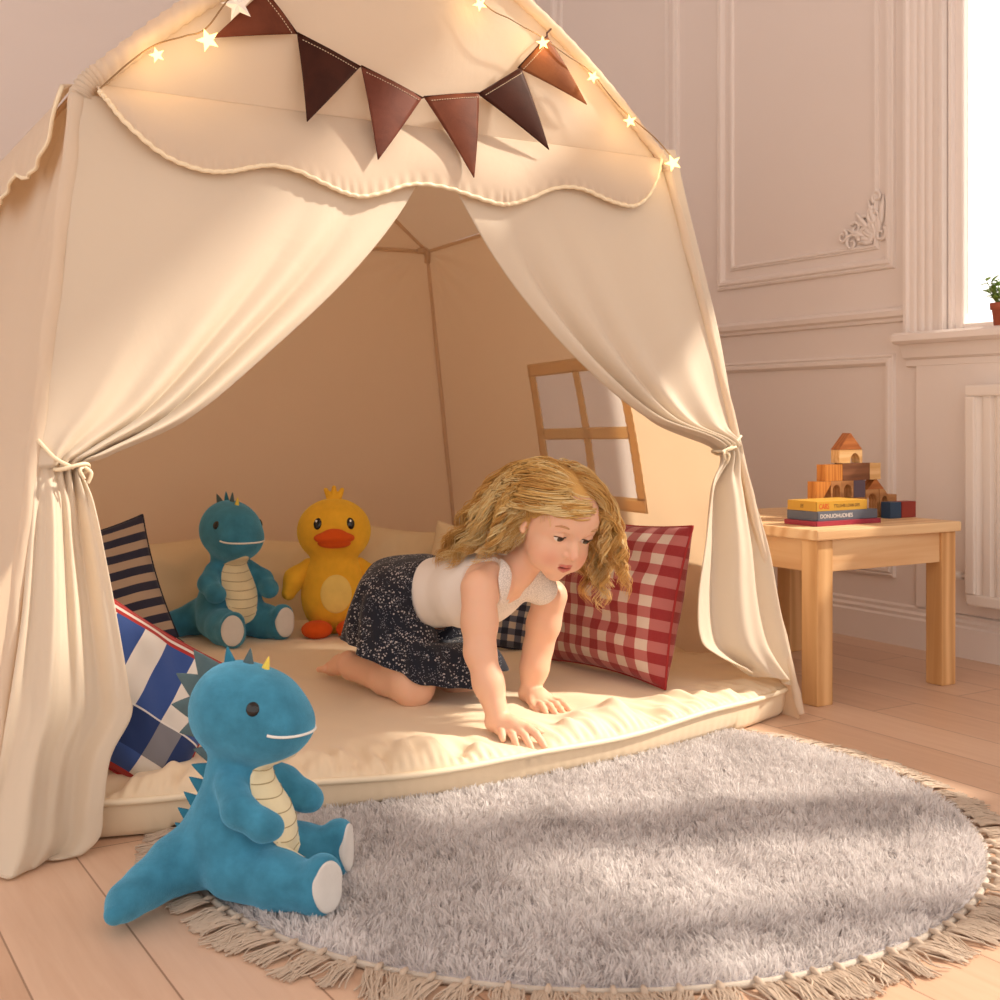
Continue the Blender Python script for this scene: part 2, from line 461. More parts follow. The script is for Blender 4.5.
glass_t = NT('window_glass')
tr = glass_t.n('ShaderNodeBsdfTransparent'); gl = glass_t.n('ShaderNodeBsdfGlossy'); gl.inputs['Roughness'].default_value = .02
fr = glass_t.n('ShaderNodeFresnel'); fr.inputs['IOR'].default_value = 1.35
mxs = glass_t.n('ShaderNodeMixShader'); glass_t.l(fr.outputs[0], mxs.inputs[0]); glass_t.l(tr.outputs[0], mxs.inputs[1]); glass_t.l(gl.outputs[0], mxs.inputs[2])
glass_t.l(mxs.outputs[0], glass_t.out.inputs[0]); glass_m = glass_t.m
def window(name, y0, y1, mull):
    f = MB(); g = MB()
    for z0, z1 in ((SILL, 2.03), (2.68, 3.25)):
        X0, X1 = XW + .004, XW + .05
        f.box((X0, y0, z0), (X1, y0 + .045, z1), .006); f.box((X0, y1 - .045, z0), (X1, y1, z1), .006)
        f.box((X0, y0 + .045, z0), (X1, y1 - .045, z0 + .02), .006); f.box((X0, y0 + .045, z1 - .05), (X1, y1 - .045, z1), .006)
        for c, w in mull: f.box((X0, c - w, z0 + .05), (X1, c + w, z1 - .05), .006)
        g.box((XW + .024, y0 + .045, z0 + .05), (XW + .028, y1 - .045, z1 - .05))
        # inner stop bead, the thin bright line along the jamb
        f.box((XW - .012, y1 - .018, z0), (XW + .006, y1 - .004, z1), .003)
    o = tag(f.build(name, trim_m), kind='structure')
    g.build('window_pane', glass_m, o)
window('window_1', Y1a, Y1b, [])
window('window_2', Y2a, Y2b, [(-1.55, .05), (-2.05, .04)])

# carved corner ornament of the upper panel
orn = MB(); g2 = np.random.default_rng(3)
def spiral(c, r0, turns, a0, w, sgn=1):
    k = np.linspace(0, 1, 26); a = a0 + sgn * k * turns * 2 * PI; r = r0 * (1 - .85 * k)
    orn.tube(np.stack([np.full(26, XW - .008), c[0] + r * np.cos(a), c[1] + r * np.sin(a)], 1), w * (1 - .5 * k), 6)
for c, r, tn, a0, w, s in (((.70, 1.285), .035, 1.5, 0, .008, 1), ((.665, 1.35), .03, 1.4, 1.5, .008, -1), ((.76, 1.275), .03, 1.4, 3.1, .007, -1), ((.655, 1.41), .022, 1.3, -1, .006, 1),
                            ((.80, 1.30), .022, 1.3, 2, .006, 1), ((.71, 1.335), .028, 1.2, 4, .007, -1), ((.745, 1.32), .022, 1.2, .6, .006, 1), ((.64, 1.29), .024, 1.2, 2.2, .007, 1), ((.68, 1.30), .02, 1, 5, .007, -1)):
    spiral(c, r, tn, a0, w, s)
for k in range(12):
    a = PI / 2 * k / 11 + PI / 2 - .1; L = .09 if k % 3 else .15
    p = np.array([XW - .006, .645, 1.265]); d = np.array([0, math.sin(a - PI / 2), math.cos(a - PI / 2)]); s = np.linspace(.35, 1, 9)[:, None]
    orn.tube(p + d * s * L + np.array([0, 0, 0]) , .009 * np.sin(np.linspace(.4, PI - .05, 9)) + .001, 6)
tag(orn.build('trim_10', trim_m, smooth=True), kind='structure')

# radiator on the wall under the window
rad = world_thing('radiator', (XW - .06, -.16, .16), 'white ribbed panel radiator on the wall under the window', 'radiator')
rm = plain('radiator_enamel', 'efe6de', .4, 0, spec=.4)
y0, y1, z0, z1 = -.62, .268, .168, .80
poly = [(XW - .022, y0), (XW - .022, y1)]; 
for y in np.linspace(y1 - .03, y0 + .03, 150):
    u = ((y - y0) / .042) % 1; poly.append((XW - .062 - .012 * (sstep(.1, .25, u) - sstep(.75, .9, u)), y))
MB().prism(poly, 2, z0 + .03, z1 - .03).build('panel', rm, rad)
fm = MB(); fm.box((XW - .082, y0, z1 - .032), (XW - .014, y1, z1), .006); fm.box((XW - .078, y0, z0), (XW - .014, y1, z0 + .032), .006)
fm.box((XW - .082, y1 - .032, z0 + .032), (XW - .016, y1, z1 - .032), .005); fm.box((XW - .082, y0, z0 + .032), (XW - .016, y0 + .032, z1 - .032), .005)
fm.build('frame', rm, rad)
v = MB(); v.lathe([(.0, 0), (.012, 0), (.013, .012), (.011, .03), (.006, .036), (0, .036)], n=16); v.xf(Matrix.Translation((XW - .05, .305, .245)) @ Matrix.Rotation(-PI / 2, 4, 'X') @ Matrix.Translation((0, 0, -.005)))
v.tube([(XW - .05, .265, .245), (XW - .05, .31, .245)], .006)
v.build('valve', rm, rad, smooth=True)
for yy in (-.5, .2): MB().box((XW - .03, yy - .02, .3), (XW + .001, yy + .02, .7), .003).build('bracket', rm, rad)

# potted plant on the sill
pl = world_thing('potted_plant', (1.80, .165, SILL), 'small green houseplant in a terracotta pot on the window sill', 'plant')
pot = MB(); pot.lathe([(0, 0), (.026, 0), (.031, .045), (.036, .046), (.037, .064), (.032, .064), (.030, .054), (0, .053)], (1.80, .165, SILL), 28)
pot.build('pot', plain('terracotta', 'a5563d', .8, .1, 80), pl, True)
MB().lathe([(0, .048), (.0303, .05), (.0303, .055), (0, .058)], (1.80, .165, SILL), 20).build('soil', plain('soil', '3a2a20', .95, .4, 200), pl, True)
stem = MB(); leaf = MB(); g2 = np.random.default_rng(11)
for k in range(13):
    a = g2.uniform(0, 2 * PI); tilt = g2.uniform(.1, .75); L = g2.uniform(.045, .085)
    d = np.array([math.cos(a) * math.sin(tilt), math.sin(a) * math.sin(tilt), math.cos(tilt)]); p0 = np.array([1.80, .165, SILL + .053]) + .012 * np.array([math.cos(a), math.sin(a), 0])
    stem.tube([p0, p0 + d * L * .55, p0 + d * L], [.002, .0016, .001], 6)
    for q in range(6):
        s_ = .4 + .6 * q / 5; b = p0 + d * L * s_; la = g2.uniform(0, 2 * PI); el = g2.uniform(.1, .9)
        ld = np.array([math.cos(la) * math.cos(el), math.sin(la) * math.cos(el), math.sin(el)]); sd_ = np.cross(ld, [0, 0, 1]); sd_ /= np.linalg.norm(sd_); ln = g2.uniform(.02, .032); up = np.cross(sd_, ld)
        V = []; 
        for i in range(6):
            u = i / 5; wd = .0085 * math.sin(PI * min(.97, u * .9 + .08)); c = b + ld * ln * u - np.array([0, 0, 1]) * .006 * u * u
            V += [c + sd_ * wd + up * .002, c, c - sd_ * wd + up * .002]
        leaf.add(V, [(i * 3 + j, i * 3 + 3 + j, i * 3 + 4 + j, i * 3 + 1 + j) for i in range(5) for j in range(2)])
stem.build('stem', plain('stem_green', '6d7f3c', .6), pl, True)
leaf.build('foliage', plain('leaf_green', '6f8a3a', .5, transl=.25), pl, True)
# ================================================================== play tent
BL, BR = np.array([-.90, .0, 0]), np.array([.875, .03, 0])
EL, ER = np.array([-.695, .33, 1.32]), np.array([.715, .33, 1.33])
CL, CR = np.array([-.73, 1.63, 1.27]), np.array([.74, 1.63, 1.27])      # back eaves
DL, DR = np.array([-1.0, 1.90, 0]), np.array([1.03, 1.90, 0])
AP, AB = np.array([.01, .33, 1.806]), np.array([.01, 1.63, 1.76])
tent = world_thing('play_tent', (0, .95, 0), 'cream canvas play tent with scalloped valance and tied back curtains', 'play tent')
canvas = cloth('tent_canvas', 'eaddca', .40, 'f7e0c2', .30, .72, wscale=5)
canvas_in = cloth('tent_canvas_wall', 'f1dfc8', .42, 'f8dcb6', .35, .8, wscale=4)
curtain_m = cloth('curtain_canvas', 'e9ddca', .30, 'efdcc0', .22, .62, wscale=6, sheen=.3)
cord_m = plain('tent_piping', 'f0dfc0', .6)

def quadpatch(name, a, b, c, d, nu, nv, disp, mat, hole=None, parent=tent):
    """a base-left, b top-left, c top-right, d base-right; disp(s,t) -> metres along the normal"""
    s = np.linspace(0, 1, nu)[:, None]; t_ = np.linspace(0, 1, nv)[None, :]
    S, T = np.broadcast_arrays(s, t_)
    P = (a * (1 - T[..., None]) + b * T[..., None]) * (1 - S[..., None]) + (d * (1 - T[..., None]) + c * T[..., None]) * S[..., None]
    N = np.cross(d - a, b - a); N = N / np.linalg.norm(N)
    P = P + disp(S, T)[..., None] * N
    Fq = grid_faces(nu, nv)
    if hole:
        cs = .5 * (S.ravel()[Fq[:, 0]] + S.ravel()[Fq[:, 2]]); ct = .5 * (T.ravel()[Fq[:, 0]] + T.ravel()[Fq[:, 2]])
        Fq = Fq[~((cs > hole[0]) & (cs < hole[1]) & (ct > hole[2]) & (ct < hole[3]))]
    o = mesh_obj(name, P.reshape(-1, 3), Fq, mat, parent)
    return P, N

def sag(k, seed, wr=.006, f=2.0):
    def fn(S, T):
        edge = (S * (1 - S) * 4) ** .8 * (.25 + .75 * (1 - T) ** .4 * T ** .35 * 1.4)
        corner = sum(np.exp(-((S - a) ** 2 + (T - b) ** 2) / .09) * np.sin(np.arctan2(T - b, S - a + 1e-6) * 18) for a, b in ((0, 1), (1, 1), (0, .02), (1, .02)))
        return k * edge + wr * wob(S, T * .6, seed, 3, f) * edge + .005 * corner * np.clip(S * (1 - S) * 12, 0, 1)
    return fn
# left side wall (seen from outside), right side wall with a window opening, back wall
quadpatch('side_wall', DL, CL, EL, BL, 90, 90, sag(-.03, 1, .010), canvas)
WS0, WS1, WT0, WT1 = .30, .595, .362, .645
NS = 201
sidefn = sag(-.035, 2, .008)
Pside, Nside = quadpatch('side_wall', BR, ER, CR, DR, NS, NS, lambda S, T: -sidefn(S, T), canvas_in, (WS0, WS1, WT0, WT1))
quadpatch('back_wall', DL, CL, CR, DR, 120, 90, sag(-.04, 3, .012, 1.5), canvas_in)
# window patch: fabric frame strips with wrinkles, four panes of pale net
def side_pt(s, t_, off):
    i = s * (NS - 1); j = t_ * (NS - 1)
    i0 = np.clip(i.astype(int), 0, NS - 2); j0 = np.clip(j.astype(int), 0, NS - 2); u = (i - i0)[..., None]; v = (j - j0)[..., None]
    P = Pside[i0, j0] * (1 - u) * (1 - v) + Pside[i0 + 1, j0] * u * (1 - v) + Pside[i0, j0 + 1] * (1 - u) * v + Pside[i0 + 1, j0 + 1] * u * v
    off = np.broadcast_to(off, s.shape)
    return P + Nside * off[..., None] * np.sign(Nside @ np.array([-1, 0, 0]))
fs, ft = .020, .026
SM, TM = .5 * (WS0 + WS1) - .006, .5 * (WT0 + WT1)
fr = MB()
def strip(s0, s1, t0, t1, along):
    nu, nv = (40, 6) if along == 's' else (6, 40)
    S, T = np.meshgrid(np.linspace(s0, s1, nu), np.linspace(t0, t1, nv), indexing='ij')
    rip = .0012 * np.sin((S * 380 if along == 's' else T * 300))
    P = side_pt(S, T, .004 + rip)
    fr.add(P.reshape(-1, 3), grid_faces(nu, nv))
strip(WS0 - fs, WS1 + fs, WT0 - ft, WT0 + .004, 's'); strip(WS0 - fs, WS1 + fs, WT1 - .004, WT1 + ft, 's')
strip(WS0 - fs, WS0 + .004, WT0, WT1, 't'); strip(WS1 - .004, WS1 + fs, WT0, WT1, 't')
strip(SM - .011, SM + .011, WT0, WT1, 't'); strip(WS0, WS1, TM - .013, TM + .013, 's')
frame_m = cloth('window_tape', 'f3dcb8', .5, 'f8dfb4', .3, .8)
wf = fr.build('window_frame', frame_m, tent, True); solidify(wf, .003)
nt = NT('window_net'); tb = nt.n('ShaderNodeBsdfTransparent'); pb = nt.n('ShaderNodeBsdfDiffuse'); pb.inputs[0].default_value = (*lin('e8e0da'), 1)
tl = nt.n('ShaderNodeBsdfTranslucent'); tl.inputs[0].default_value = (*lin('efe6de'), 1)
m1 = nt.n('ShaderNodeMixShader'); m1.inputs[0].default_value = .5; nt.l(pb.outputs[0], m1.inputs[1]); nt.l(tl.outputs[0], m1.inputs[2])
m2 = nt.n('ShaderNodeMixShader'); m2.inputs[0].default_value = .72; nt.l(tb.outputs[0], m2.inputs[1]); nt.l(m1.outputs[0], m2.inputs[2]); nt.l(m2.outputs[0], nt.out.inputs[0])
for s0, s1 in ((WS0, SM), (SM, WS1)):
    for t0, t1 in ((WT0, TM), (TM, WT1)):
        S, T = np.meshgrid(np.linspace(s0 - .002, s1 + .002, 24), np.linspace(t0 - .002, t1 + .002, 24), indexing='ij')
        P = side_pt(S, T, .001 + .003 * wob(S * 6, T * 2, int(s0 * 100), 2, 1))
        mesh_obj('window_pane', P.reshape(-1, 3), grid_faces(24, 24), nt.m, wf)

# roof (one sheet over the ridge), its front gable and back gable
def roof_edge(A, E, n, bulge):
    k = np.linspace(0, 1, n)[:, None]; P = A * (1 - k) + E * k
    d = E - A; nn = np.array([-d[2], 0, d[0]]) if d[0] > 0 else np.array([d[2], 0, -d[0]])
    nn = nn / np.linalg.norm(nn); nn = nn if nn[2] > 0 else -nn
    return P + nn * bulge * np.sin(PI * k)
nr = 40
frontL, frontR = roof_edge(AP, EL, nr, .045), roof_edge(AP, ER, nr, .045)
backL, backR = roof_edge(AB, CL, nr, .03), roof_edge(AB, CR, nr, .03)
front = np.concatenate([frontL[::-1], frontR[1:]]); back = np.concatenate([backL[::-1], backR[1:]])
v = np.linspace(0, 1, 50)
G = front[:, None] * (1 - v[None, :, None]) + back[:, None] * v[None, :, None]
U, V_ = np.meshgrid(np.linspace(0, 1, len(front)), v, indexing='ij')
G[..., 2] -= .03 * np.sin(PI * V_) * np.sin(PI * U) - .006 * wob(U * 3, V_ * 2, 5, 3)
mesh_obj('roof', G.reshape(-1, 3), grid_faces(len(front), 50), canvas, tent)
def gable(name, L, Rr, y_out, z0, mat, seed, amp):
    n = 60; rows = []
    m_ = len(L) - 1
    full = np.concatenate([L[::-1], Rr[1:]]); xs = np.linspace(full[0, 0], full[-1, 0], 110)
    top = np.interp(xs, full[:, 0], full[:, 2]); base = np.interp(xs, [xs[0], xs[-1]], [full[0, 2], full[-1, 2]]) + z0
    k = np.linspace(0, 1, n)[None, :]; Zg = base[:, None] * (1 - k) + top[:, None] * k
    X = np.repeat(xs[:, None], n, 1); Y = np.full_like(X, full[0, 1]) + y_out
    e = np.sin(PI * np.linspace(0, 1, 110))[:, None] * np.sin(PI * np.clip(k * .9 + .08, 0, 1))
    Y = Y - amp * e - .008 * wob(X * 1.2, Zg * 1.6, seed, 3) * e
    mesh_obj(name, np.stack([X, Y, Zg], -1).reshape(-1, 3), grid_faces(110, n), mat, tent)
gable('front_gable', frontL, frontR, -.002, -.02, canvas, 8, .02)
gable('back_gable', backL, backR, 0, -.01, canvas_in, 9, -.015)

# gathered hems over the front roof poles and the corner poles
def hem(name, P, r, n=14, freq=70, amp=.04, mat=canvas):
    P = catmull(P, 260); L = np.linspace(0, 1, 260); V, Fc = tube(P, r, n)
    rr = np.repeat(L, n); j = np.tile(np.arange(n), 260)
    c = np.repeat(P, n, 0); V = c + (V - c) * (1 + amp * np.sin(rr * freq * 2 * PI / 4 + j * .9) + amp * .6 * np.sin(rr * freq * 3.1 + j * 1.7))[:, None]
    return mesh_obj(name, V, Fc, mat, tent)
o_ = np.array([0, -.012, -.004])
hem('roof_hem', np.r_[frontL[::6], [frontL[-2], EL + (.004, 0, -.012)]] + o_, np.linspace(.020, .022, 260), freq=130, amp=.075)
hem('roof_hem', np.r_[frontR[::6], [frontR[-2], ER + (-.002, 0, -.008)]] + o_, np.linspace(.015, .012, 260), freq=90)
hem('corner_pole_sleeve', [EL + (0, -.012, .0), .6 * EL + .4 * BL + (-.004, -.012, 0), .25 * EL + .75 * BL + (-.008, -.012, 0), BL + (-.01, -.008, .012)], np.linspace(.016, .010, 260), freq=30, amp=.08)
hem('corner_pole_sleeve', [ER + (0, -.005, .0), .6 * ER + .4 * BR + (.012, -.004, 0), .25 * ER + .75 * BR + (.008, -.004, 0), BR + (.0, -.004, .014)], np.linspace(.011, .009, 260), freq=30, amp=.08)
for A, B in ((CR, DR), (CL, DL)): hem('corner_pole_sleeve', [A, .5 * (A + B) + (np.sign(-A[0]) * .004, -.006, 0), B + (0, 0, .012)], .007, 8, 20, .05, canvas_in)
for A, B in ((CL, CR), (ER, CR), (EL, CL), (AB, CR), (AB, CL)):
    hem('roof_seam', [A + (0, -.004, 0), .5 * (A + B) + (0, -.004, -.012 if A is not AB else .03), B + (0, -.004, 0)], .006, 8, 20, .05, canvas_in)
for s_ in (CR, CL):
    k = MB(); k.tube([s_ + (np.sign(-s_[0]) * .006, -.012, .03), s_ + (np.sign(-s_[0]) * .006, -.012, -.04)], .010, 10); k.tube([s_ + (np.sign(-s_[0]) * .04, -.012, 0), s_ + (0, -.012, 0)], .009, 10)
    k.build('pole_joint', canvas_in, tent, True)

# ---- the plane of the tent front, and pieces of cloth hanging on it
FN = np.cross(BR - BL, (EL + ER) / 2 - (BL + BR) / 2); FN /= np.linalg.norm(FN); FN = FN if FN[1] < 0 else -FN
def front_pt(px, py, off=0.0): return on_plane(px, py, BL + FN * off, FN)
def sheet(name, rows, nu, nv, disp, mat, off=0.0, th=.003, kv=None):
    """rows: (left point, right point) measured down the front plane; disp(s,t): metres towards the viewer's side"""
    L = catmull([front_pt(*a, off) for a, b in rows], nv); Rr = catmull([front_pt(*b, off) for a, b in rows], nv)
    s = np.linspace(0, 1, nu)[:, None]; t_ = np.linspace(0, 1, nv)[None, :]; S, T = np.broadcast_arrays(s, t_)
    P = L[None] * (1 - S[..., None]) + Rr[None] * S[..., None]
    D = disp(S, T)
    P = P + D[..., None] * FN
    P[..., 2] = np.maximum(P[..., 2], .006)
    o = mesh_obj(name, P.reshape(-1, 3), grid_faces(nu, nv), mat, tent)
    solidify(o, th, 0); return o, P
g_ = lambda x, c, w: np.exp(-((x - c) / w) ** 2)
# left curtain: swept to the tie at the pole, then falling and flaring to the floor
rows = [((75, 96), (436, 140)), ((71, 165), (402, 208)), ((65, 240), (348, 276)), ((56, 320), (270, 350)), ((46, 392), (186, 420)), ((37, 440), (108, 457)), ((33, 468), (82, 470)),
        ((30, 500), (90, 505)), ((25, 560), (101, 560)), ((19, 620), (112, 625)), ((10, 680), (122, 690)), ((4, 716), (124, 717)), ((-3, 760), (104, 757)), ((-11, 805), (97, 805)), ((-20, 850), (92, 838)), ((-26, 884), (58, 866))]
TIE = 6 / 15
def dl(S, T):
    up = sstep(0, TIE, T) * (T < TIE); w = np.where(T < TIE, T / TIE, 1 - (T - TIE) / (1 - TIE))
    near = S ** 1.6
    # long folds running down into the tie
    f1 = .034 * g_(S, .94, .06) - .026 * g_(S, .845, .035) + .026 * g_(S, .775, .045) - .016 * g_(S, .69, .035) + .014 * g_(S, .61, .06) - .008 * g_(S, .48, .07) + .006 * g_(S, .33, .06)
    a = sstep(.06, .75, T / TIE)
    upper = f1 * a * (1 - .5 * sstep(.9, 1, T / TIE)) + .012 * np.sin(PI * S) * sstep(0, .3, T / TIE) + .006 * wob(S * 1.1, T * 1.6, 21, 3)
    q = (T - TIE) / (1 - TIE)
    lower = (.020 * sstep(0, .18, q)) * (np.sin(2 * PI * (S * 1.25 + .10 * np.sin(q * 3)) - .9) * .8 * (1 + .6 * q) + .40 * np.sin(2 * PI * S * 3.3 + 1 + 1.5 * q) * (1 - .45 * q) + .16 * np.sin(2 * PI * S * 7.1 + 2 * q) * (1 - .8 * q)) + .012 * sstep(.1, .5, q) + .035 * sstep(.6, 1, q) * np.sin(PI * S) + .005 * wob(S * 1.5, q * 1.0, 29, 3)
    pinch = -.02 * g_(T, TIE, .02) * near + .018 * np.sin(S * 2 * PI * 6) * g_(T, TIE, .05) * sstep(.3, .8, S)
    return np.where(T < TIE, upper, upper * 0 + lower) + pinch + .012
_, PL = sheet('curtain', rows, 150, 240, dl, curtain_m)
# right curtain
rows = [((428, 140), (672, 152)), ((458, 200), (683, 200)), ((489, 256), (699, 262)), ((528, 312), (714, 322)), ((580, 370), (725, 382)), ((642, 420), (734, 425)), ((716, 450), (739, 448)),
        ((702, 490), (749, 490)), ((692, 545), (762, 545)), ((684, 600), (772, 600)), ((686, 640), (781, 640)), ((702, 656), (788, 664)), ((732, 670), (794, 686))]
TIR = 6 / 12
def dr(S, T):
    q0 = np.clip(T / TIR, 0, 1); s = 1 - S
    f1 = .034 * g_(s, .95, .06) - .024 * g_(s, .85, .035) + .022 * g_(s, .77, .05) - .014 * g_(s, .66, .04) + .012 * g_(s, .58, .07) - .008 * g_(s, .5, .1) + .008 * g_(s, .3, .08)
    upper = f1 * sstep(.05, .8, q0) * (1 - .5 * sstep(.9, 1, q0)) + .010 * np.sin(PI * S) + .004 * wob(S * 1.2, T * 2, 33, 3)
    q = (T - TIR) / (1 - TIR)
    lower = .030 * sstep(0, .2, q) * (.8 * np.cos(2 * PI * (S * 1.75 + .05 * np.sin(q * 4)) - .4) + .25 * np.sin(2 * PI * S * 4.1 + 2)) + .012 * sstep(.1, .4, q)
    return np.where(T < TIR, upper, lower) + .014 * np.sin(S * 2 * PI * 5) * g_(T, TIR, .05) + .008
_, PR = sheet('curtain', rows, 130, 200, dr, curtain_m)
# ties
def tie(pts, ring_c, rr, e1, knot):
    m = MB(); m.tube(catmull(pts, 24), .0035, 8)
    a = np.linspace(0, 2 * PI, 28); e2 = FN
    m.tube(ring_c + rr * np.cos(a)[:, None] * e1 + .030 * np.sin(a)[:, None] * e2 + np.array([0, 0, .004]) * np.sin(2 * a)[:, None], .0035, 8)
    m.tube(catmull([knot + FN * .012, knot + FN * .016 + (.012, 0, -.012), knot + FN * .014 + (.006, 0, -.03)], 12), .003, 6)
    m.tube(catmull([knot + FN * .012, knot + FN * .02 + (-.008, 0, -.008), knot + FN * .016 + (.0, 0, -.022)], 12), .003, 6)
    return m.build('curtain_tie', cord_m, tent, True)
tl_ = front_pt(72, 469, .02); tie([front_pt(38, 440, .016), front_pt(55, 458, .03), front_pt(74, 468, .046)], tl_, .028, np.array([1, 0, 0]), front_pt(82, 468, .03))
tr_ = front_pt(724, 451, .01); tie([front_pt(741, 436, .012), front_pt(732, 446, .03), front_pt(722, 452, .034)], tr_, .026, np.array([1, 0, 0]), front_pt(721, 452, .02))

# front valance with a scalloped, gathered edge
sc = np.array([(99, 92), (108, 101), (120, 116), (136, 133), (155, 149), (178, 162), (205, 171), (228, 172), (250, 168), (272, 166), (296, 171), (320, 182), (342, 192), (362, 197), (384, 193), (404, 186), (424, 184),
               (448, 188), (472, 196), (498, 204), (512, 204.5), (530, 199), (550, 190), (568, 187.5), (586, 191), (606, 200), (624, 206), (636, 205.5), (648, 197), (656, 182), (660, 166), (662, 150)], float)
sc = catmull(sc, 320)
bot = np.array([front_pt(x, y, .034) for x, y in sc])
topx = np.interp(np.linspace(0, 1, 320), [0, 1], [bot[0, 0], bot[-1, 0]]); 
top = np.stack([bot[:, 0], np.full(320, .33 - .012), np.interp(bot[:, 0], [EL[0], ER[0]], [EL[2], ER[2]]) + .012], 1)
k = np.linspace(0, 1, 46)[None, :, None]; P = top[:, None] * (1 - k) + bot[:, None] * k
u = np.linspace(0, 1, 320)[:, None]; kk = k[..., 0]
drop = np.linalg.norm(top - bot, axis=1)[:, None]
gath = sstep(.78, 1, kk) * .0019 * np.sin(u * 2 * PI * 62 + 2 * np.sin(u * 31)) + .006 * wob(u * 3, kk * .5, 12, 3) * kk * np.clip(drop / .1, 0, 1) + .012 * np.sin(PI * kk) * np.clip(drop / .1, 0, 1)
P = P + gath[..., None] * FN
val = mesh_obj('valance', P.reshape(-1, 3), grid_faces(320, 46), canvas, tent); solidify(val, .003)
V, Fc = tube(P[:, -1] + FN * .001, .0045, 8); mesh_obj('piping', V, Fc, cord_m, val)
# side valance along the left eave
n = 150; u = np.linspace(0, 1, n); E0 = EL + (-.006, .0, .01); E1 = CL + (-.006, 0, .01)
top = E0 * (1 - u[:, None]) + E1 * u[:, None]
dn = (DL + BL) / 2 - (CL + EL) / 2; dn /= np.linalg.norm(dn)
dep = .10 + .045 * np.abs(np.sin(u * PI * 4 + .05)) ** .8 - .10 * np.exp(-u / .03)
bot = top + dn * dep[:, None] + np.array([-.02, 0, 0])
k = np.linspace(0, 1, 24)[None, :, None]; P = top[:, None] * (1 - k) + bot[:, None] * k
P[..., 0] -= .012 * np.sin(PI * k[..., 0]) + .003 * np.sin(u[:, None] * 120) * k[..., 0]
sv = mesh_obj('side_valance', P.reshape(-1, 3), grid_faces(n, 24), canvas, tent); solidify(sv, .003)
V, Fc = tube(P[:, -1], .004, 8); mesh_obj('piping', V, Fc, cord_m, sv)

# ---- bunting of leather pennants
bun = world_thing('bunting_garland', (0, .30, 1.40), 'brown leather pennant bunting strung across the tent front', 'bunting')
def leather(name, c1, c2):
    t = NT(name); co = t.coord(); n = t.noise(co, 14, 5, .6, .5)
    col = t.ramp(n, [(.3, lin(c1)), (.7, lin(c2))])
    return t.bsdf(col, .5, t.bump(t.noise(co, 260, 3), .25, .001), spec=.12)
le = {'d': leather('leather_dark', '30150d', '442015'), 'm': leather('leather_mid', '582c1c', '713c28'), 'l': leather('leather_tan', '6f3f25', '8a5532'), 'r': leather('leather_red', '5a2e22', '774233')}
thread = plain('stitching', 'd8c4a8', .6)
def gpt(px, py, off=.03):               # on the gable, or on the valance below the eave
    p = on_plane(px, py, (0, .33 - off, 0), (0, 1, 0))
    if p[2] < 1.325: 
        q = front_pt(px, py, .034 + off * .6); p = q if q[1] < p[1] else p
    return p
pen = [((264, -10), (297, 34), (213, 38), 'm'), ((297, 33), (360, 67), (307, 122), 'd'), ((361, 66), (422, 98), (378, 160), 'r'), ((424, 97), (479, 93), (474, 178), 'm'),
       ((478, 94), (521, 68), (549, 150), 'd'), ((518, 68), (547, 36), (587, 105), 'l')]
line = [gpt(250, -40, .02), gpt(264, -12, .034)]
for a, b, c, mt in pen:
    A, B, C_ = (gpt(*q, .036) for q in (a, b, c))
    nu_ = 14; Vt = []
    for i in range(nu_):
        for j in range(nu_):
            s_ = j / (nu_ - 1); t_ = i / (nu_ - 1) * .995
            p = (A * (1 - s_) + B * s_) * (1 - t_) + C_ * t_
            Vt.append(p + np.array([0, -1, 0]) * (.006 * math.sin(PI * s_) * (1 - t_) + .004 * math.sin(PI * t_)))
    o = mesh_obj('pennant', Vt, grid_faces(nu_, nu_), le[mt], bun); solidify(o, .0028)
    # folded top edge with a row of stitches
    d = (B - A); L = np.linalg.norm(d); inn = (C_ - (A + B) / 2); inn = inn - d * (inn @ d) / L ** 2; inn /= np.linalg.norm(inn)
    q = A + inn * .004; st = MB(); nst = int(L / .006)
    for i in range(nst):
        s0 = (i + .2) / nst; s1 = (i + .75) / nst
        if not (.06 < s0 < .95): continue
        bow = lambda s: np.array([0, -1, 0]) * (.006 * math.sin(PI * s) * .93 + .0028)
        st.tube([A + d * s0 + inn * .010 + bow(s0), A + d * s1 + inn * .010 + bow(s1)], .0008, 5)
    st.build('stitching', thread, o)
    line += [A + np.array([0, -.001, 0]), (A + B) / 2 + np.array([0, -.004, 0]), B + np.array([0, -.001, 0])]
line += [gpt(547, 33, .034), gpt(551, 29, .022)]
V, Fc = tube(np.array(line), .0022, 6); mesh_obj('cord', V, Fc, le['d'], bun, True)

# ---- string of star lights along the front roof edge
fl = world_thing('star_string_light', (0, .29, 1.70), 'warm string of star shaped fairy lights along the tent roof edge', 'string light')
em = NT('star_glow'); ee = em.n('ShaderNodeEmission'); ee.inputs[0].default_value = (1, .70, .26, 1); ee.inputs[1].default_value = 3.2; em.l(ee.outputs[0], em.out.inputs[0])
off_m = plain('star_unlit', 'efe6da', .35)
wire_m = plain('light_wire', '8a6b45', .5)
def star(c, r, rot, tilt, mat, thick=.006, n=5, ri=.42):
    m = MB(); V = []
    for i in range(2 * n):
        a = rot + PI * i / n; rr = r if i % 2 == 0 else r * ri; V.append((rr * math.cos(a), 0, rr * math.sin(a)))
    V += [(0, -thick, 0), (0, thick, 0)]; k = 2 * n
    Fs = [(i, (i + 1) % k, k) for i in range(k)] + [((i + 1) % k, i, k + 1) for i in range(k)]
    m.add(V, Fs); m.xf(Matrix.Translation(Vector(c)) @ Matrix.Rotation(tilt, 4, 'Z')); return m.build('star_bulb', mat, fl)
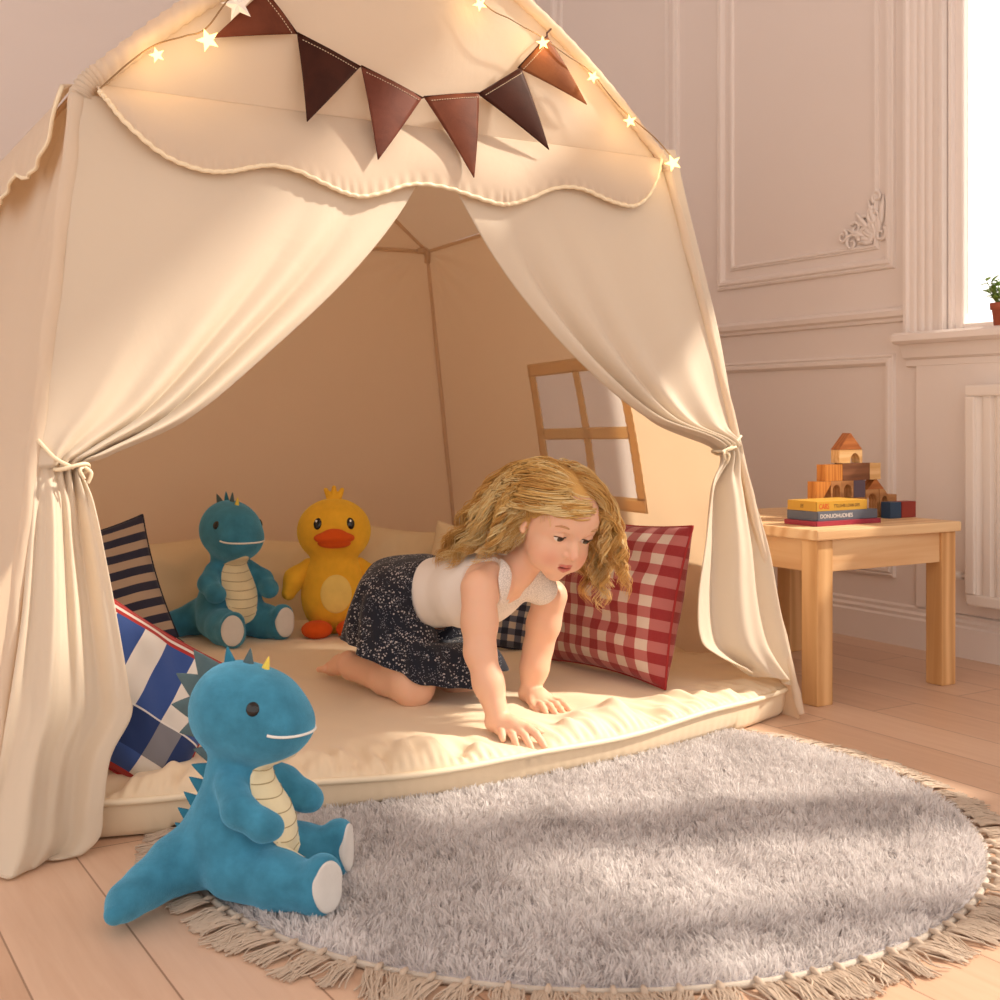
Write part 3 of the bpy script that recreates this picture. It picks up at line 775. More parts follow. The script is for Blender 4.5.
stars = [((157, 55), .016, .3, 1), ((208, 40), .024, .35, 1), ((238, 5), .034, .2, 0), ((480, 4), .017, .5, 1), ((543, 43), .017, .1, 1), ((593, 77), .016, .8, 1), ((630, 121), .017, .2, 1), ((673, 163), .022, .4, 1)]
wl = []
for (px, py), r, rot, on in stars:
    c = on_plane(px, py, (0, .33 - .055, 0), (0, 1, 0)) if py < 150 else on_plane(px, py, (0, .27, 0), (0, 1, 0))
    star(c, r, rot + PI / 2, -.5, em.m if on else off_m); wl.append((c, r))
    if on:
        ld = bpy.data.lights.new('star_lamp', 'POINT'); ld.energy = .22; ld.color = (1, .62, .25); ld.shadow_soft_size = .02
        lo = bpy.data.objects.new('star_lamp', ld); lo.location = np.array(c) + np.array([0, -.012, .0]); COL.objects.link(lo)
Lp = [on_plane(96, 92, (0, .29, 0), (0, 1, 0)), on_plane(130, 62, (0, .285, 0), (0, 1, 0)), wl[0][0] + (0, .01, .022), on_plane(185, 36, (0, .285, 0), (0, 1, 0)), wl[1][0] + (0, .01, .026), wl[2][0] + (0, .01, .03), on_plane(300, -60, (0, .28, 0), (0, 1, 0)),
      on_plane(405, -100, (0, .28, 0), (0, 1, 0)), wl[3][0] + (0, .01, .018), on_plane(512, 20, (0, .28, 0), (0, 1, 0)), wl[4][0] + (0, .01, .018), on_plane(568, 56, (0, .28, 0), (0, 1, 0)), wl[5][0] + (0, .01, .016), on_plane(612, 98, (0, .28, 0), (0, 1, 0)),
      wl[6][0] + (0, .01, .018), on_plane(655, 138, (0, .28, 0), (0, 1, 0)), wl[7][0] + (0, .01, .02)]
V, Fc = tube(catmull(Lp, 160), .0016, 6); mesh_obj('wire', V, Fc, wire_m, fl)
# ================================================================== floor mat in the tent
RUG_C, RUG_R = np.array([.022, -.285]), .668
def mat_front(x): return .075 - .165 * np.clip(1 - (x / .88) ** 2, 0, 1)
def in_rug(x, y): return np.hypot(x - RUG_C[0], y - RUG_C[1]) < RUG_R + .03
pts = [(-.86, .16), (-.845, .095)] + [(x, mat_front(x)) for x in np.linspace(-.80, .80, 17)] + [(.875, .075), (.92, .13), (.93, .3), (.95, .9), (.99, 1.5), (.98, 1.72), (.9, 1.78), (0, 1.80), (-.9, 1.78), (-.96, 1.72), (-.95, 1.4), (-.90, .8), (-.87, .4), (-.86, .16)]
out = catmull(np.array(pts, float), 900)[:-1]; NU = len(out)
per = np.r_[0, np.cumsum(np.linalg.norm(np.diff(out, axis=0), axis=1))]
mc = np.array([0, .95])
rs = np.r_[np.linspace(0.0005, .84, 34), np.linspace(.85, 1, 46)]
def mat_top(x, y):
    return .093 + .006 * wob(x * 1.3, y * 1.3, 41, 3) + .004 * wob(x * 4, y * 2.2, 42, 3)
V = []
A = out[:, None, :] - mc; XY = mc + A * rs[None, :, None]; dist = np.linalg.norm(A, axis=2) * (1 - rs[None, :])      # distance in from the edge
pp = per[:, None]
edge = np.clip(dist / .085, 0, 1)
dome = (1 - (1 - edge) ** 2.4) ** .55
fine = np.sin(pp * 2 * PI / .021 + 3 * np.sin(pp * 9)) * np.exp(-dist / .020) * np.clip(dist / .006, 0, 1) * .0050
big = wob(pp * 3.2, dist * 1.2, 45, 4, 1.4) * np.exp(-((dist - .065) / .055) ** 2) * .018 + wob(pp * 8, dist * 3.5, 46, 3, 1.2) * np.exp(-((dist - .055) / .045) ** 2) * .015
PIPE = .064 + .004 * np.sin(pp * 5) + .003 * np.sin(pp * 13 + 1)
press = np.ones_like(big)
for hp, rad in ((W(522, 740, 2.39), .075), (W(550, 706, 2.62), .07)): press *= 1 - np.exp(-(((XY[..., 0] - hp[0]) ** 2 + (XY[..., 1] - hp[1]) ** 2) / rad ** 2) ** 2)
big = big * press - .011 * (1 - press); fine = fine * (.3 + .7 * press)
Ztop = PIPE + (mat_top(XY[..., 0], XY[..., 1]) - PIPE) * dome + fine + big
lower = []
for r, f in ((.9990, .80), (.997, .5), (.994, .22), (.990, .06), (.978, .0), (.90, 0.0), (.5, 0.0), (.02, 0.0)):
    q = mc + (out - mc) * r; z0 = np.where(in_rug(q[:, 0], q[:, 1]), .012, .0015)
    zz = z0 + (PIPE[:, 0] - z0) * f + .0012 * np.sin(per * 2 * PI / .026) * (f > .1)
    lower.append(np.c_[q, zz])
G = np.concatenate([np.concatenate([XY, Ztop[..., None]], 2), np.stack(lower, 1)], 1)
mat_m = cloth('mat_cotton', 'eedabc', 0, None, .22, .6, wscale=10, sheen=.25)
floor_mat = world_thing('floor_mat', (0, .95, 0), 'thick cream padded floor mat with piped gathered edge inside the tent', 'floor mat')
mesh_obj('cushion', G.reshape(-1, 3), grid_faces(NU, G.shape[1], True), mat_m, floor_mat)
ring = np.c_[mc + (out - mc) * 1.002, PIPE[:, 0]]; ring = np.r_[ring, ring[:1]]
V, Fc = tube(ring, .0062, 10, False); mesh_obj('piping', V, Fc, plain('mat_piping', 'f4e4c8', .55, .1, 300), floor_mat)

# ================================================================== round shaggy rug
rug = world_thing('rug', (RUG_C[0], RUG_C[1], 0), 'round grey shaggy rug with tasselled fringe on the wooden floor', 'rug')
t = NT('rug_pile'); hi = t.n('ShaderNodeHairInfo')
at = t.n('ShaderNodeAttribute', attribute_name='tone')
col = t.ramp(at.outputs['Fac'], [(0, lin('d0cbca')), (.5, lin('e7e2e1')), (1, lin('f4f1f0'))])
pile_m = t.bsdf(col, .95, None, transl=.25, sheen=.2, spec=.1)
base_m = plain('rug_backing', 'c0bcc0', .95, .5, 400); bind_m = plain('rug_binding', 'cfc5b8', .9, .6, 500); tas_m = plain('rug_tassel', 'c6b4a2', .9, .5, 600)
MB().lathe([(0, .0005), (RUG_R, .0005), (RUG_R + .006, .004), (RUG_R, .008), (0, .008)], (*RUG_C, 0), 160).build('backing', base_m, rug, True)
a = np.linspace(0, 2 * PI, 300)
V, Fc = tube(np.c_[RUG_C[0] + (RUG_R + .004) * np.cos(a), RUG_C[1] + (RUG_R + .004) * np.sin(a), np.full(300, .0055)], .0050, 8, False)
mesh_obj('binding', V, Fc, bind_m, rug)
NB = 165000
rr = (RUG_R - .002) * np.sqrt(rng.random(NB)); th = rng.random(NB) * 2 * PI
bx, by = RUG_C[0] + rr * np.cos(th), RUG_C[1] + rr * np.sin(th)
keep = by < mat_front(np.clip(bx, -.88, .88)) + .02; bx, by = bx[keep], by[keep]; rr = rr[keep]; th = th[keep]; NB = len(bx)
cell = .011; gx, gy = np.round(bx / cell + .35 * wob(bx * 30, by * 30, 60, 1)), np.round(by / cell + .35 * wob(bx * 30, by * 30, 61, 1))
hsh = (np.sin(gx * 12.9898 + gy * 78.233) * 43758.5453) % 1; hsh2 = (np.sin(gx * 39.346 + gy * 11.135) * 24634.6345) % 1
lean = np.stack([wob(bx * 3, by * 3, 62, 4, 1.5), wob(bx * 3, by * 3, 63, 4, 1.5)], 1) * .55 + np.stack([np.cos(hsh * 6.28), np.sin(hsh * 6.28)], 1) * .55 + rng.normal(0, .28, (NB, 2))
out_ = sstep(RUG_R - .03, RUG_R, rr)[:, None] * np.stack([np.cos(th), np.sin(th)], 1) * .5; lean = lean + out_
L = .0175 * (.75 + .35 * hsh2 + .25 * rng.random(NB)) * (1 - .25 * sstep(RUG_R - .015, RUG_R, rr))
under = sstep(-.004, .02, by - mat_front(np.clip(bx, -.88, .88))); L = L * (1 - .45 * under)
hz = np.clip(1 - .28 * (lean ** 2).sum(1), .35, 1)
ang = rng.random(NB) * PI; wv = np.stack([np.cos(ang), np.sin(ang), np.zeros(NB)], 1) * .00100
b0 = np.stack([bx, by, np.full(NB, .006)], 1)
mid = b0 + np.c_[lean * (L * .28)[:, None], L * .62 * hz]; tip = b0 + np.c_[lean * (L * .75)[:, None], L * hz]
V = np.stack([b0 - wv, b0 + wv, mid + wv * .9, mid - wv * .9, tip + wv * .45, tip - wv * .45], 1).reshape(-1, 3)
i = np.arange(NB)[:, None] * 6; Fq = np.concatenate([i + np.array([[0, 1, 2, 3]]), i + np.array([[3, 2, 4, 5]])], 0)
tone = np.clip(.5 + .22 * wob(bx * 2.5, by * 2.5, 64, 4, 1.5) + .3 * (hsh2 - .5) + rng.normal(0, .12, NB), 0, 1)
pile = mesh_obj('pile', V, Fq, pile_m, rug, True, None, {'tone': np.repeat(tone, 6)}); tag(pile, kind='stuff')
NTAS = 98
for k in range(NTAS):
    a0 = 2 * PI * k / NTAS + .012 * math.sin(k * 7.3)
    c = np.array([RUG_C[0] + (RUG_R + .008) * math.cos(a0), RUG_C[1] + (RUG_R + .008) * math.sin(a0)])
    if c[1] > mat_front(float(np.clip(c[0], -.88, .88))) + .03 and abs(c[0]) < .9: continue        # under the mat, out of sight
    g2 = np.random.default_rng(900 + k); d = np.array([math.cos(a0), math.sin(a0)]); s_ = np.array([-d[1], d[0]]); m = MB()
    sway = g2.normal(0, .28); Lt = g2.uniform(.056, .074)
    m.tube([(*(c - d * .004), .012), (*(c + d * .006), .012), (*(c + d * .014 + s_ * sway * .004), .009)], [.003, .0046, .004], 8)
    for q in range(30):
        o1 = g2.normal(0, .0100); o2 = o1 * 1 + g2.normal(0, .010) + sway * Lt * .6; LL = Lt * g2.uniform(.8, 1.08)
        zz = g2.uniform(.002, .008)
        P = [np.r_[c + d * .008 + s_ * o1, .010], np.r_[c + d * LL * .45 + s_ * (o1 * .7 + o2 * .35) , .006 + zz * .8], np.r_[c + d * LL * .75 + s_ * (o2 * .75 + g2.normal(0, .002)), .003 + zz * .5], np.r_[c + d * LL + s_ * (o2 + g2.normal(0, .003)), .002 + zz * .3]]
        m.tube(catmull(P, 7), np.linspace(.0015, .0011, 7), 5)
    m.build('tassel', tas_m, rug, True)

# ================================================================== small wooden table
TX0, TX1, TY0, TY1, TH = .988, 1.518, .085, .715, .432
tab = world_thing('side_table', ((TX0 + TX1) / 2, (TY0 + TY1) / 2, 0), 'small pale pine table beside the tent carrying books and building blocks', 'table')
pine_x = wood('pine_lengthwise', 'd6a878', 'ecca9c', 1, 0); pine_z = wood('pine_upright', 'c9965f', 'e6bb86', 1.0, 2); pine_y = wood('pine_across', 'd4a474', 'eac798', 1, 1)
MB().box((TX0, TY0, TH - .026), (TX1, TY1, TH), .004).build('table_top', pine_x, tab)
i_ = .010; w_ = .054
for x in (TX0 + i_, TX1 - i_ - w_):
    for y in (TY0 + i_, TY1 - i_ - w_):
        MB().box((x, y, 0), (x + w_, y + w_, TH - .026), .004).build('leg', pine_z, tab)
for y in (TY0 + i_ + .008, TY1 - i_ - .03): MB().box((TX0 + i_ + w_, y, TH - .106), (TX1 - i_ - w_, y + .022, TH - .026), .002).build('apron', pine_x, tab)
for x in (TX0 + i_ + .008, TX1 - i_ - .03): MB().box((x, TY0 + i_ + w_, TH - .106), (x + .022, TY1 - i_ - w_, TH - .026), .002).build('apron', pine_y, tab)

# ---- books
def text_mesh(s, size, mat, name, parent, M, ext=.0003, sx=1.0):
    cu = bpy.data.curves.new('t', 'FONT'); cu.body = s; cu.size = size; cu.extrude = ext; cu.align_x = 'LEFT'
    o = bpy.data.objects.new('t', cu); COL.objects.link(o); bpy.context.view_layer.update()
    me = bpy.data.meshes.new_from_object(o.evaluated_get(bpy.context.evaluated_depsgraph_get())); bpy.data.objects.remove(o)
    v = np.array([tuple(q.co) for q in me.vertices]); v[:, 0] *= sx; f = [list(p.vertices) for p in me.polygons]; M = np.array(M)
    v = v @ M[:3, :3].T + M[:3, 3] + offset_of(parent); bpy.data.meshes.remove(me)
    return mesh_obj(name, v, f, mat, parent, False)
paper = plain('paper', 'e8dcc4', .8)
def book(x0, y0, z0, w, d, h, mat, label, texts, rotz):
    b = empty('book', (x0 + w / 2, y0 + d / 2, z0), (0, 0, rotz)); tag(b, label, 'book', 'books stacked on the table')
    X, Y = w / 2, d / 2; c = .0022
    m = MB(); m.box((-X, -Y, 0), (X, Y, c), .0006); m.box((-X, -Y, h - c), (X, Y, h), .0006); m.box((-X, -Y, c * .5), (X, -Y + c, h - c * .5), .0006); m.box((-X, -Y, c * .5), (-X + c, Y, h - c * .5), .0006)
    m.build('cover', mat, b)
    MB().box((-X + .003, -Y + c, c), (X - .003, Y - .004, h - c)).build('pages', paper, b)
    for s, px_, size, tm, sx in texts:
        M = Matrix.Translation((-X + px_, -Y - .0002, h * .5 - size * .35)) @ Matrix.Rotation(PI / 2, 4, 'X')
        if px_ < 0: M = Matrix.Translation((-X - .0002, -px_, h * .5 - size * .35)) @ Matrix.Rotation(-PI / 2, 4, 'Z') @ Matrix.Rotation(PI / 2, 4, 'X')
        text_mesh(s, size, tm, 'spine_lettering', b, M, .0002, sx)
    return b
ink = plain('ink_brown', '4a3320', .6); red_ink = plain('ink_red', 'c8321e', .6); white_ink = plain('ink_pale', 'e6e2dc', .6)
BX, BY = 1.066, .160
book(BX - .006, BY, TH + .0005, .236, .112, .012, plain('cover_crimson', '9c2c42', .45, .1, 60), 'thin crimson book at the bottom of the stack', [], .02)
book(BX + .006, BY + .008, TH + .013, .220, .106, .0235, plain('cover_slate', '5d6472', .6, .1, 60), 'slate blue book in the middle of the stack', [('DONUOHUOHES', .008, .0145, white_ink, 1.05)], .02)
book(BX + .006, BY + .012, TH + .037, .186, .100, .025, plain('cover_mustard', 'c99a33', .5, .1, 60), 'mustard yellow book on top of the stack', [('III', -.005, .014, ink, 1), ('CARS', .008, .019, red_ink, .8), ('TTLLLHIR LOAN DER', .062, .012, ink, .85)], .02)

# ---- wooden building blocks: a little castle
oak = wood('block_oak', 'b9793c', 'd09a58', 4, 0); beech = wood('block_beech', 'd4a365', 'e8c08a', 4, 0); wal = wood('block_walnut', '6b4028', '8a5a3c', 4, 0); tan = wood('block_tan', 'a87245', 'bf8c5a', 4, 0); ora = wood('block_orange', 'b56a28', 'cf8a40', 4, 2)
roofm = wood('block_roof', '9a5526', 'b8713a', 4, 0); blu = plain('block_blue', '22405f', .5, .1, 80); redb = plain('block_red', '8f2f24', .5, .1, 80); vio = plain('block_violet', '5b4d5c', .55, .1, 80); brn = plain('block_inside', '3a1d12', .8)
GB = 'blocks of the toy castle'
def block(name, poly, x, z, y, d, mat, label, hole=None):
    """poly in (x,z), extruded along the depth; hole: an arch (centre, half width, spring height, top)"""
    poly = [tuple(p) for p in poly]
    if hole:
        c, hw, sp, zb = hole; arch = [(c - hw, zb), (c - hw, sp)] + [(c - hw * math.cos(a), sp + hw * math.sin(a) * 1.15) for a in np.linspace(.2, PI - .2, 9)] + [(c + hw, sp), (c + hw, zb)]
        # outline with the arch cut from below (poly starts bottom-left, runs along the top, ends bottom-right)
        poly = poly[:] + arch[::-1]
    m = MB(); V = [(p[0], -d / 2, p[1]) for p in poly] + [(p[0], d / 2, p[1]) for p in poly]; n = len(poly)
    bm = bmesh.new(); vs = [bm.verts.new(v) for v in V]
    f1 = bm.faces.new(vs[:n]); f2 = bm.faces.new(vs[n:][::-1])
    for i in range(n): bm.faces.new([vs[(i + 1) % n], vs[i], vs[n + i], vs[n + (i + 1) % n]])
    bmesh.ops.recalc_face_normals(bm, faces=bm.faces[:]); bmesh.ops.triangulate(bm, faces=[f for f in bm.faces if len(f.verts) > 4]); m.bm(bm)
    o = m.build(name, mat, None); o.location = (x, y, z); return tag(o, label, 'block', GB)
U = .047; CX, CY, CZ = 1.184, .306, TH + .0005
R4 = lambda w, h: [(0, 0), (0, h), (w, h), (w, 0)]
e_ = .0006
for k, x in enumerate((0, .045, .094, .145, )):
    block('building_block', R4(.043 if k < 3 else .052, U + .010 - e_), CX + x, CZ, CY, .030, tan, ['plain tan block at the castle foot, behind the left end of the books', 'plain tan block at the castle foot, under the first small arch', 'plain tan block at the castle foot, under the second small arch', 'plain tan block at the castle foot, under the violet block'][k])
z1 = CZ + U + .010
block('building_block', [(0, 0), (0, U - e_), (.056, U - e_), (.056, .038), (.026, 0)], CX + .010, z1, CY, .030, ora, 'orange brown block with a slanted cut, leftmost of the castle course above the books')
block('arch_block', R4(.040, U - e_), CX + .067, z1, CY, .030, tan, 'tan block with a small arch, next to the slanted block', (.020, .0145, .020, 0))
block('arch_block', R4(.044, U - e_), CX + .108, z1, CY, .030, tan, 'tan block with a small arch, left of the violet block', (.022, .0145, .020, 0))
block('building_block', R4(.044, U - e_), CX + .153, z1, CY, .030, vio, 'dull violet block between the small arch and the tall arch')
z2 = z1 + U
block('building_block', R4(.066, U * .95 - e_), CX + .044, z2, CY, .030, ora, 'orange wooden block on the castle, left of the long walnut block')
block('building_block', R4(.104, U * 1.0 - e_), CX + .111, z2, CY, .030, wal, 'long dark walnut block under the arched top block')
block('building_block', R4(.042, U * .98 - e_), CX + .216, z2, CY, .030, beech, 'pale beech cube right of the long walnut block')
z3 = z2 + U
block('arch_block', R4(.088, .036 - e_), CX + .098, z3, CY, .030, beech, 'pale beech block with one arch, carrying the triangular roof', (.060, .018, .006, 0))
block('roof_block', [(-.002, 0), (.043, .045), (.089, 0)], CX + .098, z3 + .036, CY, .030, roofm, 'brown triangular roof block at the top of the castle')
# right wing
block('arch_block', R4(.052, U * 1.42 + .010), CX + .199, CZ, CY, .030, tan, 'tall tan block with an arch, behind the right end of the books', (.026, .0195, .044, 0))
block('arch_block', [(0, 0), (0, U * 1.42 + .010), (.018, U * 1.42 + .010), (.060, .030), (.060, 0)], CX + .2525, CZ, CY - .002, .030, tan, 'tan arch block with a sloping shoulder behind the blue cube', (.020, .0125, .044, 0))
block('roof_block', [(0, 0), (.034, .030), (.066, 0)], CX + .206, CZ + U * 1.43 + .010, CY, .030, roofm, 'low brown triangular block on the tall arch of the right wing')
block('building_block', R4(.040, U * 1.25), CX + .312, CZ, CY + .028, .035, tan, 'tan upright block behind the red cube')
block('building_block', R4(.043, .044), CX + .236, CZ, CY - .052, .032, blu, 'navy blue cube at the right foot of the castle')
block('building_block', R4(.056, .044), CX + .284, CZ, CY - .050, .032, redb, 'brick red cube at the right end of the castle')
# ================================================================== plush toys
def plush(name, color, var=.10, b=.5, sheen=.5, rough=.9):
    t = NT(name); co = t.coord(); c = lin(color)
    n = t.noise(co, 26, 4, .6); col = t.ramp(n, [(.25, [x * (1 - var * 1.3) for x in c]), (.75, [min(1, x * (1 + var) + .004) for x in c])])
    h = t.math('ADD', t.math('MULTIPLY', t.noise(co, 700, 2), .5), t.math('MULTIPLY', t.noise(co, 60, 3), .8))
    return t.bsdf(col, rough, t.bump(h, b, .003), sheen=sheen, spec=.15, sheencol=[min(1, x * 2.0 + .15) for x in c])
teal = plush('plush_teal', '3e86a6', .22, .5, 1.0); belly_m = plush('plush_cream', 'efe3bd', .04, .4, .3); sole_m = plush('plush_sole', 'dcdad6', .04, .4, .3)
spike_grey = plush('felt_grey', '54686d', .1, .3, .2); spike_teal = plush('felt_teal', '2f7590', .1, .3, .2); spike_y = plush('felt_yellow', 'ecd35f', .06, .3, .2)
eye_m = plain('plush_eye', '07070a', .12, spec=.6); mouth_glint_m = plain('mouth_thread_and_glint', 'f2f0ea', .7)
seam_m = plain('belly_seam', 'b3a077', .8); yel = plush('plush_yellow', 'f2ba36', .08); yel_b = plush('plush_pale_yellow', 'f3d478', .06); org = plush('plush_orange', 'dc5a1c', .08, .35, .3)

def surf_ray(fn_d, o, d, n=60, t1=.3):
    """march along a ray until the signed distance fn_d <= 0"""
    t_ = 0
    for _ in range(n):
        v = fn_d(o + d * t_)
        if v < .0002: break
        t_ += v * .8
    return o + d * t_
class Probe:
    """nearest-surface lookups on a finished mesh"""
    def __init__(s, o):
        from mathutils.bvhtree import BVHTree
        me = o.data; s.t = BVHTree.FromPolygons([v.co.copy() for v in me.vertices], [tuple(p.vertices) for p in me.polygons])
    def hit(s, o, d):
        r = s.t.ray_cast(Vector(o), Vector(d)); return (np.array(r[0]), np.array(r[1])) if r[0] is not None else (None, None)
    def near(s, p):
        r = s.t.find_nearest(Vector(p)); return np.array(r[0]), np.array(r[1])
def patch_on(pr, center, axis_u, axis_v, ru, rv, view, off, mat, name, parent, shape=lambda a: 1.0, n=18, m=44, dome=.0):
    """a felt patch laid on a plush surface: polar grid cast along -view"""
    V = []; ok = True; center = np.array(center, float); view = np.array(view, float); au = np.array(axis_u, float); av = np.array(axis_v, float)
    for i in range(n):
        k = i / (n - 1)
        for j in range(m):
            a = 2 * PI * j / m; s = shape(a)
            p = center + au * ru * k * s * math.cos(a) + av * rv * k * s * math.sin(a)
            h, nn = pr.hit(p + view * .2, -view)
            if h is None: h, nn = pr.near(p)
            lift = off * (1 if k < .999 else -.6) + dome * (1 - k * k)
            V.append(h + nn * lift)
    F = [(i * m + j, (i + 1) * m + j, (i + 1) * m + (j + 1) % m, i * m + (j + 1) % m) for i in range(n - 1) for j in range(m)]
    o = mesh_obj(name, V, F, mat, parent); return o

def make_dino():
    root = empty('plush_dinosaur')
    S = SDF((-.20, -.245, -.01), (.24, .17, .40), .0034)
    S.cap((-.005, 0, .085), (0, 0, .19), .086, .052, .03); S.ell((.01, 0, .10), (.088, .085, .085), None, .03)
    S.cap((0, 0, .19), (.004, 0, .235), .050, .046, .02)
    # head: broad skull running into a blunt snout
    S.ell((-.002, 0, .302), (.080, .082, .082), None, .02); S.ell((.066, 0, .284), (.070, .068, .056), None, .03); S.ell((.05, 0, .318), (.058, .058, .050), None, .03)
    S.ell((.045, 0, .262), (.064, .062, .044), None, .02)
    for s in (-1, 1):
        S.chain([(.012, s * .050, .190), (.045, s * .082, .160), (.088, s * .080, .138), (.100, s * .076, .136)], [.026, .027, .0245, .021], .012)
        fx, fy = (.182, -.070) if s < 0 else (.138, .088)
        S.chain([(.02, s * .050, .054), (.02 + (fx - .04) * .6, .4 * s * .05 + .6 * fy, .046), (fx - .022, fy, .044)], [.052, .046, .040], .014)
        S.cap((fx, fy * 1.04, .036), (fx + .006, fy * 1.05, .070), .034, .031, .012)
    S.chain([(-.045, -.01, .070), (-.085, -.055, .050), (-.104, -.115, .034), (-.110, -.165, .027), (-.104, -.205, .022)], [.058, .043, .031, .024, .016], .03)
    # soles are flat
    for s in (-1, 1): fx, fy = (.182, -.070) if s < 0 else (.138, .088); S.put((fx - .03, fy - .06, -.01), (fx + .09, fy + .06, .13), lambda x, y, z, fx=fx, fy=fy, a=(.90, -.43) if s < 0 else (.99, .12): .026 - (a[0] * (x - fx) + a[1] * (y - fy) + .05 * (z - .05)), .006, 's')
    body = S.build('body', teal, root, 2)
    pr = Probe(body)
    patch_on(pr, (.0, 0, .145), (0, 1, 0), (0, 0, 1), .050, .098, (1, 0, .05), .0022, belly_m, 'belly', root, lambda a: 1 + .10 * -math.sin(a))
    sm = MB()
    for k in range(7):
        z = .075 + .023 * k; w = .047 * math.sqrt(max(.02, 1 - ((z - .145) / .098) ** 2)); P = []
        for y in np.linspace(-w, w, 15):
            h, nn = pr.hit((.3, y, z - .006 * (1 - (y / w) ** 2)), (-1, 0, 0)); P.append(h + nn * .0026)
        sm.tube(P, .0009, 5)
    sm.build('belly_seam', seam_m, root, True)
    for s in (-1, 1):
        patch_on(pr, ((.206, -.084, .053) if s < 0 else (.165, .094, .053)), ((.43, .90, 0) if s < 0 else (-.12, .99, 0)), (0, 0, 1), .030, .042, ((.90, -.43, .05) if s < 0 else (.99, .12, .05)), .0022, sole_m, 'sole', root)
        # eyes on the sides of the snout
        v = np.array([.42, s * .88, .12]); v /= np.linalg.norm(v)
        h, nn = pr.hit(np.array([.03, 0, .312]) + v * .3, -v)
        au = np.cross([0, 0, 1], nn); au /= np.linalg.norm(au); av = np.cross(nn, au)
        patch_on(pr, h, au, av, .0115, .0125, nn, .0012, eye_m, 'eye', root, n=6, m=24, dome=.003)
    P = []
    for a in np.linspace(-.95, .95, 41):
        d = np.array([math.cos(a), math.sin(a), 0]); zc = .274 + .010 * (a / 1.1) ** 4
        h, nn = pr.hit(np.array([.04, 0, zc]) + d * .3, -d); P.append(h + nn * .0008)
    V, Fc = tube(P, .0024, 8); mesh_obj('smile', V, Fc, mouth_glint_m, root)
    # felt spikes down the middle of head, back and tail
    def spike(p0, d, along, L, w, mat, th=.007):
        p0 = np.array(p0, float); d = np.array(d, float) / np.linalg.norm(d); al = np.array(along, float); al /= np.linalg.norm(al); sd_ = np.cross(d, al)
        V = []; n = 9; m = 10
        for i in range(n):
            k = i / (n - 1) * .985; ww = w * (1 - k) ** .9; tt = th * (1 - k) ** .6 
            for j in range(m):
                a = 2 * PI * j / m; V.append(p0 - d * .006 + d * (L + .006) * k + al * ww * math.cos(a) + sd_ * tt * math.sin(a))
        F = [(i * m + j, i * m + (j + 1) % m, (i + 1) * m + (j + 1) % m, (i + 1) * m + j) for i in range(n - 1) for j in range(m)] + [list(range(m))[::-1], list(range((n - 1) * m, n * m))]
        return mesh_obj('spike', V, F, mat, root)
    for ang, L, w, mt in ((58, .022, .009, spike_y), (80, .026, .012, spike_grey), (104, .026, .013, spike_teal), (134, .046, .027, spike_grey), (158, .048, .028, spike_grey), (182, .046, .027, spike_grey), (204, .040, .024, spike_grey)):
        a = math.radians(ang); d = np.array([math.cos(a), 0, math.sin(a)])
        h, nn = pr.hit(np.array([.005, 0, .300]) + d * .3, -d)
        spike(h, nn if ang < 120 else d + np.array([0, 0, .15]), np.cross([0, 1, 0], nn), L, w, mt)
    for z, L, w in ((.222, .036, .020), (.192, .034, .019), (.164, .032, .018), (.138, .029, .016), (.113, .026, .015), (.090, .022, .013)):
        h, nn = pr.hit((-.3, 0, z), (1, 0, 0)); spike(h, nn + np.array([0, 0, .1]), np.cross([0, 1, 0], nn), L, w, spike_teal if z < .2 else spike_grey)
    return root
def copy_tree(o, parent=None):
    c = o.copy(); COL.objects.link(c)
    if parent is not None: c.parent = parent
    for ch in list(o.children): copy_tree(ch, c)
    return c
def face(o, p, d, s=1.0):
    d = camdir(*d); o.location = tuple(map(float, p)); o.rotation_euler = (0, 0, math.atan2(d[1], d[0])); o.scale = (s, s, s)
dino = make_dino(); GD = 'plush dinosaurs'
tag(dino, 'blue plush dinosaur sitting on the floor at the edge of the grey rug', 'plush toy', GD)
dino2 = copy_tree(dino); tag(dino2, 'blue plush dinosaur sitting inside the tent beside the yellow duck', 'plush toy', GD)
pz = on_z(238, 888, .012); face(dino, (pz[0], pz[1], .012), (.96, -.276), .87)
p2 = W(229, 630, 3.46); face(dino2, (p2[0], p2[1], .091), (.60, -.80), 1.0)

